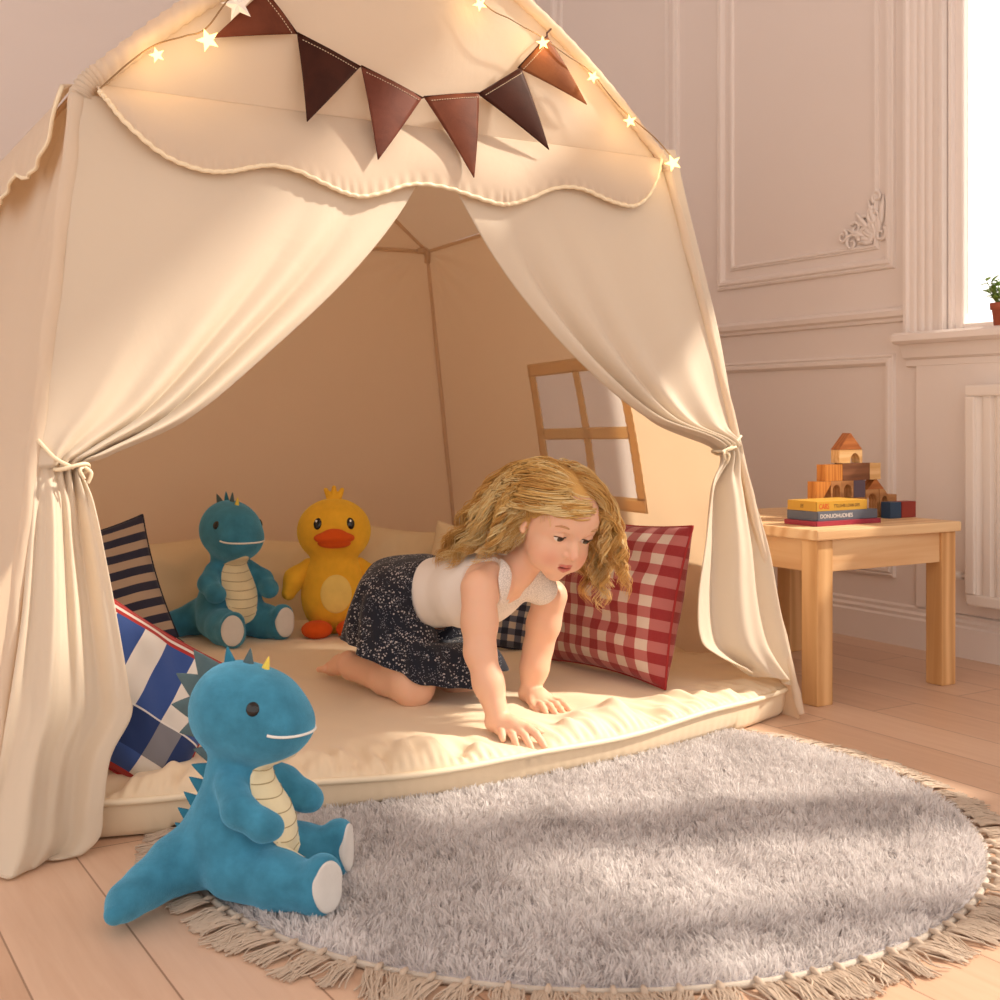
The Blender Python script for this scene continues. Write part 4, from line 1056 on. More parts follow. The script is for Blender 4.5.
def make_duck():
    root = tag(empty('plush_duck'), 'yellow plush duck with an orange bill sitting behind the child', 'plush toy')
    S = SDF((-.12, -.17, -.01), (.16, .17, .42), .0034)
    S.ell((0, 0, .105), (.082, .088, .112), None, .02); S.cap((0, 0, .15), (0, 0, .22), .07, .055, .03)
    S.ell((0, 0, .275), (.088, .099, .088), None, .012)
    S.chain([(-.07, 0, .05), (-.10, 0, .065)], [.03, .014], .03)
    body = S.build('body', yel, root, 2); pr = Probe(body)
    for s in (-1, 1):
        w = SDF((-.06, -.16, .06), (.08, .16, .22), .0034); w.chain([(0, s * .068, .185), (.012, s * .104, .15), (.02, s * .120, .112)], [.018, .026, .019], .02)
        w.build('wing', yel, root, 2)
        f = SDF((0, -.12, -.01), (.16, .12, .07), .0034); f.ell((.085, s * .045, .024), (.045, .041, .024), None, .01); f.build('foot', org, root, 2)
        v = np.array([.86, s * .50, .10]); v /= np.linalg.norm(v); h, nn = pr.hit(np.array([0, 0, .292]) + v * .3, -v)
        au = np.cross([0, 0, 1], nn); au /= np.linalg.norm(au); av = np.cross(nn, au)
        e = patch_on(pr, h, au, av, .0115, .0165, nn, .0012, eye_m, 'eye', root, n=8, m=24, dome=.004)
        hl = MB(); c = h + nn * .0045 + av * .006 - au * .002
        hl.add([c + au * .003 * math.cos(a) + av * .0035 * math.sin(a) + nn * .0006 for a in np.linspace(0, 2 * PI, 13)[:-1]], [list(range(12))]); hl.build('painted_glint', mouth_glint_m, e)  # white disc painted on the eye as its highlight
    b = SDF((.04, -.08, .22), (.15, .08, .30), .0028)
    b.ell((.088, 0, .264), (.034, .054, .017), None, .004); b.ell((.084, 0, .249), (.030, .044, .013), None, .0015); b.ell((.09, 0, .276), (.02, .026, .012), None, .012)
    b.build('bill', org, root, 2)
    patch_on(pr, (0, 0.005, .115), (0, 1, 0), (0, 0, 1), .042, .052, (1, 0, 0), .002, yel_b, 'belly', root)
    tf = SDF((-.05, -.05, .34), (.05, .05, .42), .0026)
    for y, z, x in ((0, .392, .004), (-.022, .386, 0), (.022, .386, 0)): tf.cap((0, y * .3, .355), (x, y, z), .012, .006, .006)
    tf.build('tuft', yel, root, 1)
    return root
duck = make_duck(); pd = W(334, 626, 3.52); face(duck, (pd[0], pd[1], .092), (.14, -.99), 1.06)
# ================================================================== pillows
def uvmath(t):
    uv = t.n('ShaderNodeUVMap'); s = t.n('ShaderNodeSeparateXYZ'); t.l(uv.outputs[0], s.inputs[0]); return s.outputs[0], s.outputs[1]
def linen_bump(t): return t.bump(t.math('ADD', t.noise(t.coord(), 900, 2), t.math('MULTIPLY', t.noise(t.coord(), 14, 4), 1.5)), .22, .004)
def gingham(name, n, c0, c1, c2, duty=.5):
    t = NT(name); u, v = uvmath(t)
    a = t.math('LESS_THAN', t.math('FRACT', t.math('MULTIPLY', u, n)), duty); b = t.math('LESS_THAN', t.math('FRACT', t.math('MULTIPLY', v, n)), duty)
    s = t.math('MULTIPLY', t.math('ADD', a, b), .5)
    col = t.ramp(s, [(0, lin(c0)), (.5, lin(c1)), (1, lin(c2))])
    col = t.mix(t.math('MULTIPLY', t.noise(t.coord(), 500, 2), .25), col, lin(c1))
    return t.bsdf(col, .85, linen_bump(t), sheen=.2, spec=.2)
def striped(name, n, c0, c1, duty=.45):
    t = NT(name); u, v = uvmath(t); a = t.math('LESS_THAN', t.math('FRACT', t.math('MULTIPLY', v, n)), duty)
    return t.bsdf(t.mix(a, lin(c0), lin(c1)), .85, linen_bump(t), sheen=.2, spec=.2)
def plaid(name):
    t = NT(name); u, v = uvmath(t)
    def band(x, a, b): return t.math('MULTIPLY', t.math('GREATER_THAN', x, a), t.math('LESS_THAN', x, b))
    fv = t.math('FRACT', t.math('ADD', t.math('MULTIPLY', u, 3.2), .3)); fu = v
    bv = band(fv, .0, .54); bu = band(fu, .16, .40)
    col = t.mix(bv, lin('e4ddd3'), lin('3a5492')); col = t.mix(t.math('MULTIPLY', bu, .72), col, lin('1c2c54'))
    col = t.mix(t.math('MULTIPLY', band(fu, .40, .412), .8), col, lin('eee8e0'))
    red = t.math('MAXIMUM', t.math('GREATER_THAN', v, .90), t.math('LESS_THAN', v, .03))
    col = t.mix(red, col, lin('a82f2c'))
    col = t.mix(t.math('MULTIPLY', band(v, .93, .955), .9), col, lin('e4ddd3'))
    return t.bsdf(col, .85, linen_bump(t), sheen=.2, spec=.2)
def pillow(name, w, h, th, mat, center, xd, up, label, group=None, seam=None, seed=0, n=60, fringe=None, cat='cushion'):
    """local x = width, y = height, z = outward normal; centre of the pillow stands at 'center'"""
    xd = np.array(xd, float); xd /= np.linalg.norm(xd); up = np.array(up, float); up = up - xd * (up @ xd); up /= np.linalg.norm(up); nz = np.cross(xd, up)
    u = np.linspace(-1, 1, n); U, V = np.meshgrid(np.sin(u * PI / 2) * .5 + u * .5, np.sin(u * PI / 2) * .5 + u * .5, indexing='ij')
    X = w / 2 * U * (1 - .075 * (1 - V ** 2) * np.abs(U) ** 2); Y = h / 2 * V * (1 - .075 * (1 - U ** 2) * np.abs(V) ** 2)
    prof = np.clip((1 - U ** 2) * (1 - V ** 2), 0, 1)
    g = .012 * wob(U * 1.0, V * 1.0, seed, 3, .7) * prof ** .4
    rad = .006 * wob(np.arctan2(V, U) * 1.3, np.hypot(U, V) * .4, seed + 1, 3, 1) * prof ** .35 * np.clip(np.hypot(U, V) * 1.2 - .3, 0, 1)
    zf = th / 2 * prof ** .46 + g + rad; zb = -th / 2 * prof ** .46 - g * .6
    P = np.concatenate([np.stack([X, Y, zf], -1).reshape(-1, 3), np.stack([X, Y, zb], -1).reshape(-1, 3)])
    f1 = grid_faces(n, n); F = np.concatenate([f1, f1[:, ::-1] + n * n])
    uv = np.stack([(U + 1) / 2, (V + 1) / 2], -1).reshape(-1, 2); uv = np.concatenate([uv, uv])
    M = Matrix(((xd[0], up[0], nz[0], center[0]), (xd[1], up[1], nz[1], center[1]), (xd[2], up[2], nz[2], center[2]), (0, 0, 0, 1)))
    root = empty(name); root.matrix_world = M; tag(root, label, cat, group)
    c = mesh_obj('cover', P, F, mat, root, True, uv)
    b = np.concatenate([np.stack([X, Y], -1)[:, 0], np.stack([X, Y], -1)[-1, 1:], np.stack([X, Y], -1)[::-1, -1][1:], np.stack([X, Y], -1)[0, ::-1][1:]])
    V_, Fc = tube(np.c_[b, np.zeros(len(b))], .0032, 6, False); mesh_obj('piping', V_, Fc, seam or mat, root)
    if fringe:
        m = MB(); g2 = np.random.default_rng(seed + 5)
        for k in range(22):
            s = g2.uniform(-.06, .06); m.tube([(w / 2 - .03 + s * .5, -h / 2 + .004, 0), (w / 2 - .028 + s * .5 + g2.normal(0, .004), -h / 2 - .006, g2.normal(0, .006)), (w / 2 - .026 + s * .5 + g2.normal(0, .008), -h / 2 - .018, g2.normal(0, .008))], .0013, 5)
        m.build('fringe', fringe, root, True)
    return root
cream_p = cloth('pillow_cotton', 'ecd9b6', 0, None, .3, .8, wscale=14)
navy_s = plain('piping_navy', '23263a', .8); red_s = plain('piping_red', 'a02a2a', .8); cream_s = plain('piping_cream', 'e9d6b4', .8)
# red gingham, leaning on the right curtain
b0, b1 = W(538, 648, 3.08), W(654, 688, 2.74)
xd = b1 - b0; xd[2] = 0; xd /= np.linalg.norm(xd); back = np.array([-xd[1], xd[0], 0]); back = back if back[0] > 0 else -back
up = Z_ * .92 + back * .22 + xd * .0
wd = np.linalg.norm(b1 - b0)
pillow('gingham_cushion', .43, .37, .18, gingham('gingham_red', 7.5, 'd9c9b8', 'b56a66', '8f1f24'), (b0 + b1) / 2 * [1, 1, 0] + Z_ * .098 + up / np.linalg.norm(up) * .185 + back * .03, xd, up, 'red and white gingham cushion leaning on the right curtain in the tent', seam=red_s, seed=70)
# plaid with the red edge, half behind the left curtain
cc = W(128, 693, 2.20); nz = camdir(.52, -.80, .30); nz /= np.linalg.norm(nz)
u0 = np.cross(Z_, nz); u0 /= np.linalg.norm(u0); v0 = np.cross(nz, u0); a = math.radians(-36)
pillow('plaid_cushion', .34, .27, .11, plaid('plaid_blue'), cc, u0 * math.cos(a) + v0 * math.sin(a), -u0 * math.sin(a) + v0 * math.cos(a), 'blue and white plaid cushion with a red edge beside the left curtain', seam=red_s, seed=80)
# navy stripes, at the back left
cc = W(103, 592, 3.22); nz = camdir(.30, -.93, .28); nz /= np.linalg.norm(nz); u0 = np.cross(Z_, nz); u0 /= np.linalg.norm(u0); v0 = np.cross(nz, u0); a = math.radians(15)
pillow('striped_cushion', .30, .34, .10, striped('stripes_navy', 7.5, 'b9a594', '34364c', .5), cc, u0 * math.cos(a) + v0 * math.sin(a), -u0 * math.sin(a) + v0 * math.cos(a), 'navy and cream striped cushion standing at the left inside the tent', seam=navy_s, seed=90, fringe=navy_s)
# small navy check behind the child's arms
cc = W(520, 614, 3.26); nz = camdir(-.1, -.9, .35); nz /= np.linalg.norm(nz); u0 = np.cross(Z_, nz); u0 /= np.linalg.norm(u0); v0 = np.cross(nz, u0); a = math.radians(-8)
pillow('checked_cushion', .22, .20, .09, gingham('check_navy', 6, 'cfc2b0', '5d6272', '22293c'), cc, u0 * math.cos(a) + v0 * math.sin(a), -u0 * math.sin(a) + v0 * math.cos(a), 'navy and white checked cushion half hidden behind the child and the red gingham cushion', seam=navy_s, seed=95)
# plain cream cushions along the back
for k, (px, py, d, w, h, yaw, roll, lab) in enumerate(((150, 600, 3.66, .46, .36, .15, 4, 'plain cream cushion behind the striped cushion and the dinosaur'), (268, 597, 3.80, .44, .38, .0, -3, 'plain cream cushion behind the gap between dinosaur and duck'),
                                       (398, 588, 3.92, .36, .40, -.1, -5, 'plain cream cushion behind the duck and the child'), (462, 582, 3.68, .24, .34, -.25, -8, 'plain cream cushion at the back right corner of the tent, behind the child'))):
    nz = camdir(yaw, -.9, .32); nz /= np.linalg.norm(nz); u0 = np.cross(Z_, nz); u0 /= np.linalg.norm(u0); v0 = np.cross(nz, u0); a = math.radians(roll)
    cc = W(px, py, d); 
    pillow('cream_cushion', w, h, .15, cream_p, cc, u0 * math.cos(a) + v0 * math.sin(a), -u0 * math.sin(a) + v0 * math.cos(a), lab, 'cream cushions along the back of the tent', seam=cream_s, seed=100 + k * 7)
# ================================================================== the child, on hands and knees
S_ = camdir(-.5, -.86); S_ /= np.linalg.norm(S_)                    # towards her right side
hr = camdir(.854, .503, -.131); hf = camdir(.40, -.80, -.45); hu = camdir(.331, -.332, .884)      # head: her left, face, crown
hr /= np.linalg.norm(hr); hf = hf - hr * (hf @ hr); hf /= np.linalg.norm(hf); hu = np.cross(hr, hf); hu = hu if hu[2] > 0 else -hu
HC = W(556, 522, 2.52); HM = np.stack([hr, hf, hu])
H = lambda a, b, c: HC + hr * a + hf * b + hu * c
shR, elR, wrR = W(479, 588, 2.50), W(480, 652, 2.47), W(499, 721, 2.43)
shL, elL, wrL = W(550, 596, 2.68), W(538, 648, 2.69), W(530, 692, 2.67)
pel = W(412, 596, 2.77); chest = W(478, 590, 2.63); neck = W(516, 572, 2.57)
waist = .55 * pel + .45 * chest + Z_ * .004
hipR, hipL = pel + S_ * .052 - Z_ * .012, pel - S_ * .052 - Z_ * .012
knR, anR = W(413, 685, 2.63), W(352, 668, 2.82)
knL = W(460, 677, 2.78); anL = W(404, 664, 3.0)
child = world_thing('person', (np.array([knR, knL, wrR, wrL]).mean(0) * [1, 1, 0] + Z_ * .09), 'blond child in white top and dark floral skirt crawling on hands and knees', 'person')

def torso(S, g=0.0, k=.03):
    for s in (-1, 1):
        S.cap(pel + S_ * s * .034, waist + S_ * s * .024, .070 + g, .060 + g, k); S.cap(waist + S_ * s * .024, chest + S_ * s * .032, .060 + g, .066 + g, k)
        S.cap(chest + S_ * s * .032, .3 * chest + .7 * neck + S_ * s * .05 - Z_ * .006, .064 + g, .046 + g, k)
def arm(S, sh, el, wr, g=0.0, k=.02):
    S.chain([sh, sh * .45 + el * .55, el, el * .55 + wr * .45, wr], [.038 + g, .034 + g, .0295 + g, .0285 + g, .0215 + g], k)
lo = np.array([1e9] * 3); hi = -lo
for p in (shR, wrR, wrL, pel, neck, HC, knR, anR, anL, W(312, 680, 2.94), W(566, 712, 2.55), W(545, 750, 2.37)):
    lo = np.minimum(lo, p); hi = np.maximum(hi, p)
lo -= .125; hi += .125; lo[2] = .05
B = SDF(lo, hi, .0019)
torso(B)
for s, hp, kn, an in ((1, hipR, knR, anR), (-1, hipL, knL, anL)):
    B.chain([hp, .5 * (hp + kn), kn], [.068, .058, .047], .02)
    B.cap(kn, .6 * kn + .4 * an + Z_ * .004, .045, .042, .012); B.cap(.6 * kn + .4 * an + Z_ * .004, an, .041, .026, .012)
    d = an - kn; d[2] = 0; d /= np.linalg.norm(d)
    sole = an + d * .022 + Z_ * .020                                 # heel on top, toes to the back
    B.chain([an, an + d * .012 + Z_ * .013], [.026, .024], .012); ball = an + d * .088 - Z_ * .014
    B.chain([an + d * .012 + Z_ * .010, an + d * .05 + Z_ * .0, ball], [.024, .022, .018], .012)
    sd = np.cross(d, Z_)
    for q in range(5):
        o = (q - 2) * .0095
        B.cap(ball + sd * o, ball + sd * o * 1.15 + d * (.026 - .0035 * abs(q - 1)) - Z_ * .004, .0085, .0068, .006)
# neck and head
B.chain([chest * .3 + neck * .7, neck, H(0, -.012, -.055)], [.050, .034, .037], .02)
B.ell(H(0, -.012, .026), (.075, .091, .080), HM, .02)
B.ell(H(0, .022, -.028), (.0625, .063, .070), HM, .02)
B.ell(H(0, .045, .035), (.056, .040, .045), HM, .03)
for s in (-1, 1):
    B.ell(H(s * .032, .048, -.040), (.028, .030, .028), HM, .02)      # cheeks
    B.ell(H(s * .030, .047, -.058), (.022, .026, .022), HM, .02)
B.ell(H(0, .060, -.088), (.018, .016, .013), HM, .018)                # chin
B.ell(H(0, .068, -.062), (.022, .016, .016), HM, .016)                # muzzle
B.chain([H(0, .077, .010), H(0, .087, -.008), H(0, .0980, -.0225)], [.0055, .0062, .0094], .012)
for s in (-1, 1):
    B.ell(H(s * .0095, .086, -.0265), (.0065, .0075, .0055), HM, .005)
    B.ell(H(s * .0060, .090, -.0325), (.0028, .003, .003), HM, .002, 's')
EY = [(-.031, .0640, .006), (.031, .0640, .006)]
for ex, ey, ez in EY:
    B.ell(H(ex, ey + .019, ez), (.018, .010, .011), HM, .012, 's')
    B.ell(H(ex, ey, ez), (.0165, .0163, .0150), HM, .004)
    B.ell(H(ex, ey + .0150, ez - .0022), (.0152, .0135, .0058), HM, .0015, 's')
    B.chain([H(ex - .015, ey + .0075, ez + .0035), H(ex, ey + .0158, ez + .0046), H(ex + .015, ey + .0075, ez + .0030)], [.0018, .0022, .0018], .003)
# mouth, a little open
MZ = -.0565
up_l = [(-.0262, .0728, MZ + .0100), (-.0125, .0818, MZ + .0046), (0, .0866, MZ + .0026), (.0125, .0818, MZ + .0046), (.0262, .0728, MZ + .0100)]
lo_l = [(-.0250, .0725, MZ + .0085), (-.0115, .0800, MZ - .0032), (0, .0836, MZ - .0064), (.0115, .0800, MZ - .0032), (.0250, .0725, MZ + .0085)]
B.chain([H(*p) for p in up_l], [.0020, .0029, .0032, .0029, .0020], .003)
B.chain([H(*p) for p in lo_l], [.0018, .0032, .0041, .0032, .0018], .003)
B.ell(H(0, .086, MZ - .0008), (.0165, .013, .0022), HM, .0012, 's')
for s in (-1, 1):                                                     # ears
    B.ell(H(s * .0735, -.004, -.004), (.0075, .0165, .0245), HM, .005); B.ell(H(s * .0825, .0, -.002), (.006, .0095, .0155), HM, .004, 's')
    B.ell(H(s * .0745, .006, -.022), (.006, .008, .008), HM, .004)
# arms and hands
arm(B, shR, elR, wrR); arm(B, shL, elL, wrL)
def hand(wr, tips, knk, thumb, rz):
    kc = np.mean(knk, axis=0)
    for kn in knk: B.chain([wr + (kn - kc) * .45 - Z_ * .002, wr * .5 + kn * .5 + Z_ * .003, kn], [.0165, .0120, .0090], .010)
    for kn, tp, ln in zip(knk, tips, (.9, 1, 1, .95)):
        m = .52 * kn + .48 * tp + Z_ * .0060; e = .22 * kn + .78 * tp + Z_ * .0030
        B.chain([kn, m, e, tp], [.0090, .0080, .0074, .0062], .0022)
    B.chain([wr * .6 + thumb[0] * .4, thumb[0], thumb[1], thumb[2]], [.0150, .0105, .0078, .0060], .005)
# finger tips lie on the padded edge of the mat
hand(wrR, [W(503, 739.5, 2.385), W(517, 746, 2.375), W(532, 750, 2.37), W(545, 747, 2.375)], [W(500, 731, 2.41), W(509, 731, 2.405), W(519, 730, 2.40), W(528, 728, 2.40)],
     [W(521, 724, 2.43), W(537, 731, 2.425), W(549, 737, 2.42)], 0)
hand(wrL, [W(546, 713, 2.585), W(556, 714.5, 2.58), W(563, 712.5, 2.59), W(569, 709.5, 2.60)], [W(537, 704, 2.63), W(543, 703.5, 2.63), W(549, 702.5, 2.635), W(553, 701, 2.645)],
     [W(531, 700, 2.64), W(533, 706, 2.62), W(537, 711, 2.60)], 0)
skin_t = NT('child_skin'); va = skin_t.n('ShaderNodeAttribute', attribute_name='Col'); cn = skin_t.noise(skin_t.coord(), 60, 3)
skc = skin_t.mix(skin_t.math('MULTIPLY', cn, .10), va.outputs['Color'], lin('e8a68c'))
skin_m = skin_t.bsdf(skc, .48, skin_t.bump(skin_t.noise(skin_t.coord(), 500, 2), .06, .001), sss=.25, spec=.35, sheen=.05)
def skin_cols(V):
    L = (V - HC) @ HM.T
    c = np.tile(np.array(lin('efc0a2')), (len(V), 1))
    def blend(w, col): 
        nonlocal c
        w = np.clip(w, 0, 1)[:, None]; c = c * (1 - w) + np.array(lin(col)) * w
    front = L[:, 1] > .03
    for s in (-1, 1):
        blend(front * .45 * np.exp(-(((L[:, 0] - s * .040) / .020) ** 2 + ((L[:, 2] + .042) / .017) ** 2)), 'e58a70')
    blend(front * .35 * np.exp(-((L[:, 0] / .012) ** 2 + ((L[:, 2] + .023) / .010) ** 2)), 'e39078')
    def chain_d(P, ch):
        d = np.full(len(P), 1.0); ch = np.array(ch)
        for a, b in zip(ch[:-1], ch[1:]):
            ab = b - a; h = np.clip(((P - a) @ ab) / (ab @ ab), 0, 1); d = np.minimum(d, np.linalg.norm(P - a - h[:, None] * ab, axis=1))
        return d
    dl_ = np.minimum(chain_d(L, up_l) - .0040, chain_d(L, lo_l) - .0048)
    blend(.85 * (1 - sstep(-.0005, .0014, dl_)), 'c9625a')
    blend(.9 * front * (1 - sstep(.6, 1.1, ((L[:, 0]) / .0165) ** 2 + ((L[:, 2] - MZ + .0008 - 8 * L[:, 0] ** 2) / .0024) ** 2)) * (L[:, 1] < .0815) * (L[:, 1] > .05), '6a2420')
    for ex, ey, ez in EY: blend(.16 * np.exp(-(((L[:, 0] - ex) / .016) ** 2 + ((L[:, 2] - ez - .004) / .007) ** 2)) * front, 'cf8468')
    return {'Col': c}
B.build('body', skin_m, child, 2, skin_cols)
print('body', B.n)

# eyes, brows, lashes
et = NT('child_eye'); at = et.n('ShaderNodeAttribute', attribute_name='Col'); eyem = et.bsdf(at.outputs['Color'], .08, None, spec=.6)
gaze = hf * .93 + hr * .06 - hu * .16; gaze /= np.linalg.norm(gaze)
lash_m = plain('lash', '4a2e1e', .7); brow_m = plain('brow', 'c4946a', .8)
for ex, ey, ez in EY:
    m = MB(); V = []; n = 30; mm = 30
    c = H(ex, ey, ez); g1 = np.cross(gaze, hu); g1 /= np.linalg.norm(g1); g2_ = np.cross(g1, gaze)
    for i in range(n):
        th_ = PI * i / (n - 1)
        for j in range(mm):
            ph = 2 * PI * j / mm; V.append(c + .0152 * (gaze * math.cos(th_) + math.sin(th_) * (g1 * math.cos(ph) + g2_ * math.sin(ph))))
    th_ = np.repeat(np.linspace(0, PI, n), mm)
    colr = np.where((th_ < .24)[:, None], np.array(lin('0d0a09')), np.where((th_ < .58)[:, None], np.array(lin('4a3626')), np.array(lin('e9ded6'))))
    mesh_obj('eye', V, np.array([(i * mm + j, i * mm + (j + 1) % mm, (i + 1) * mm + (j + 1) % mm, (i + 1) * mm + j) for i in range(n - 1) for j in range(mm)]), eyem, child, True, None, {'Col': colr})
    m = MB(); m.tube(catmull([H(ex - .0155, ey + .0090, ez + .0005), H(ex - .006, ey + .0156, ez + .0028), H(ex + .004, ey + .0164, ez + .0030), H(ex + .0155, ey + .0090, ez + .0002)], 14), [.0005] + [.0010] * 12 + [.0005], 6)
    m.build('eyelashes', lash_m, child, True)
    s = np.sign(ex)
    m = MB(); m.tube(catmull([H(ex - s * .016, .0820, .0275), H(ex - s * .002, .0835, .0325), H(ex + s * .011, .0795, .0330), H(ex + s * .020, .0715, .0280)], 14), np.array([.0014] + [.0023] * 9 + [.0014, .0011, .0008, .0005]), 6)
    m.build('eyebrow', brow_m, child, True)

# ---- white sleeveless top
T = SDF(lo, hi, .0021); torso(T, .0055)
for s, sh in ((1, shR), (-1, shL)): T.cap(sh * .72 + neck * .28 + Z_ * .006, neck + S_ * s * .036 + Z_ * .004, .040, .034, .018)
ax = chest - pel; ax /= np.linalg.norm(ax)
T.cut(pel + ax * .070, -ax, .003)                                      # waist edge
for sh, el, s in ((shR, elR, 1), (shL, elL, -1)):
    T.cap(sh + (sh - el) * .4, el, .0440, .036, .005, 's')             # arm holes
T.cap(neck + hf * .050 - Z_ * .03, neck + Z_ * .06 + hf * .01, .040, .050, .006, 's')   # neckline
top_t = NT('top_cotton'); vz = top_t.n('ShaderNodeAttribute', attribute_name='lace')
vor = top_t.n('ShaderNodeTexVoronoi', feature='DISTANCE_TO_EDGE'); vor.inputs['Scale'].default_value = 230; top_t.l(top_t.coord(), vor.inputs['Vector'])
lf = top_t.math('MULTIPLY', top_t.math('LESS_THAN', vor.outputs[0], .10), vz.outputs['Fac'])
tcol_ = top_t.mix(top_t.math('MULTIPLY', lf, .35), lin('efe6de'), lin('9b938f'))
tb_ = top_t.math('ADD', top_t.noise(top_t.coord(), 22, 4), top_t.math('MULTIPLY', top_t.noise(top_t.coord(), 700, 1), .2))
top_m = top_t.bsdf(tcol_, .85, top_t.bump(tb_, .35, .006), sheen=.2, spec=.2)
def lace(V): 
    d = (V - neck) @ ax
    return {'lace': sstep(-.055, -.035, d)}
topo = T.build('top', top_m, child, 2, lace)
for s, sh, el in ((1, shR, elR), (-1, shL, elL)):                      # dark bound edge of the arm holes
    pass

# ---- floral skirt: rings from waist to hem
sk_t = NT('floral_skirt'); v1 = sk_t.n('ShaderNodeTexVoronoi'); v1.inputs['Scale'].default_value = 150; sk_t.l(sk_t.coord(), v1.inputs['Vector'])
v2 = sk_t.n('ShaderNodeTexVoronoi'); v2.inputs['Scale'].default_value = 260; sk_t.l(sk_t.coord(), v2.inputs['Vector'])
clus = sk_t.noise(sk_t.coord(), 22, 3); cm_ = sk_t.math('GREATER_THAN', clus, .47)
d1 = sk_t.math('MULTIPLY', sk_t.math('LESS_THAN', v1.outputs['Distance'], .30), cm_); d2 = sk_t.math('MULTIPLY', sk_t.math('LESS_THAN', v2.outputs['Distance'], .30), sk_t.math('GREATER_THAN', sk_t.noise(sk_t.coord(), 40, 2), .5))
sc_ = sk_t.mix(d1, lin('1b1f2c'), lin('b0a9a8')); sc_ = sk_t.mix(sk_t.math('MULTIPLY', d2, .75), sc_, lin('8e8f98'))
sk_m = sk_t.bsdf(sc_, .8, sk_t.bump(sk_t.noise(sk_t.coord(), 18, 4), .3, .008), sheen=.15, spec=.25)
fw = np.cross(Z_, S_); fw = fw if fw @ (chest - pel) > 0 else -fw       # forwards along the ground
wC = pel + ax * .085
rings = []   # centre, half axis to the near side, half axis to the back
bk = np.cross(S_, ax); bk = bk if bk[2] > 0 else -bk                   # up, off her back
rings.append((wC, S_ * .102, bk * .080))
rings.append((pel + ax * .045, S_ * .118, bk * .092 - ax * .012))
rings.append((pel + fw * .004 - Z_ * .012, S_ * .138, bk * .088 - fw * .072))
rings.append((pel + fw * .014 - Z_ * .048, S_ * .158, -fw * .140 + Z_ * .048))
rings.append((pel + fw * .026 - Z_ * .085, S_ * .170, -fw * .164 + Z_ * .046))
rings.append((pel + fw * .034 - Z_ * .124, S_ * .178, -fw * .176 + Z_ * .046))
RC = catmull(np.array([r[0] for r in rings]), 60); RA = catmull(np.array([r[1] for r in rings]), 60); RB = catmull(np.array([r[2] for r in rings]), 60)
nt_ = 220; a = np.linspace(0, 2 * PI, nt_, endpoint=False); kk = np.linspace(0, 1, 60)
fold = 1 + (.055 * np.sin(a[:, None] * 9 + 1.2 * np.sin(kk * 3)) + .035 * np.sin(a[:, None] * 17 + 2 + kk * 2) + .03 * np.sin(a[:, None] * 5 + 1)) * sstep(.05, 1, kk)[None, :] + .010 * np.sin(a[:, None] * 34) * np.exp(-kk / .08)[None, :]
P = RC[None] + (np.cos(a)[:, None, None] * RA[None] + np.sin(a)[:, None, None] * RB[None]) * fold[..., None]
P[..., 2] += (.010 * np.sin(a[:, None] * 3 + .8)) * kk[None, :] ** 2
for it in range(3):                                                     # the cloth lies on the body, never inside it
    for a_, b_, r1, r2 in [(hipR, .5 * (hipR + knR), .068, .058), (.5 * (hipR + knR), knR, .058, .047), (hipL, .5 * (hipL + knL), .068, .058), (.5 * (hipL + knL), knL, .058, .047)] + [(pel + S_ * s * .034, waist + S_ * s * .024, .074, .064) for s in (-1, 1)]:
        ba = b_ - a_; h_ = np.clip(((P - a_) @ ba) / (ba @ ba), 0, 1); c_ = a_ + h_[..., None] * ba; v_ = P - c_; m_ = np.linalg.norm(v_, axis=2); r_ = r1 + (r2 - r1) * h_ + .009
        P = np.where((m_ < r_)[..., None], c_ + v_ / np.maximum(m_, .005)[..., None] * r_[..., None], P)
    if it < 2: 
        P[:, 1:-1] = .5 * P[:, 1:-1] + .25 * (P[:, :-2] + P[:, 2:]); P = .5 * P + .25 * (np.roll(P, 1, 0) + np.roll(P, -1, 0))
sk = mesh_obj('skirt', P.reshape(-1, 3), grid_faces(nt_, 60, True), sk_m, child); solidify(sk, .0025, 1)

# ---- hair: a close cap and locks combed from a side part
hair_t = NT('blond_hair'); tn = hair_t.n('ShaderNodeAttribute', attribute_name='tone')
hcol = hair_t.ramp(tn.outputs['Fac'], [(0, lin('cf9448')), (.45, lin('f2c676')), (1, lin('ffe9b0'))])
hair_m = hair_t.bsdf(hcol, .42, None, transl=.18, spec=.5)
CC = H(0, -.012, .026); ER_ = np.array([.076, .092, .087])
cap_ = SDF(HC - .14, HC + .14, .0026); cap_.ell(CC, ER_ + [.004, .004, -.001], HM, .005)
cap_.cut(H(0, .034, .048), hf * .90 - hu * .44, .004); cap_.cut(H(0, 0, -.052), -hu * .9 + hf * .25, .006)
cap_.put(HC - .14, HC + .14, lambda x, y, z: np.maximum.reduce([-( (x - HC[0]) * hf[0] + (y - HC[1]) * hf[1] + (z - HC[2]) * hf[2] + .006), ((x - HC[0]) * hu[0] + (y - HC[1]) * hu[1] + (z - HC[2]) * hu[2] - .036)]), .006, 's')
CV, CF = cap_.mesh(2)
g3 = np.random.default_rng(5)
NH = 3000; NP = 34
q = g3.normal(size=(NH * 6, 3)); q /= np.linalg.norm(q, axis=1)[:, None]
okr = (q[:, 2] > np.where(q[:, 1] > 0, .04 + .38 * q[:, 1], -.55)) & ~((np.abs(q[:, 0]) > .5) & (q[:, 1] > .1) & (q[:, 2] < .24))
q = q[okr][:NH]; NH = len(q)
pl_ = q * ER_ * 1.03                                                    # head-local about the cap centre
part = -.16 + .25 * (q[:, 1] < -.2) * 0
q[-420:] = np.c_[g3.normal(.12, .22, 420), g3.normal(.80, .06, 420), g3.normal(.52, .09, 420)]; q[-420:] /= np.linalg.norm(q[-420:], axis=1)[:, None]
pl_ = q * ER_ * 1.03
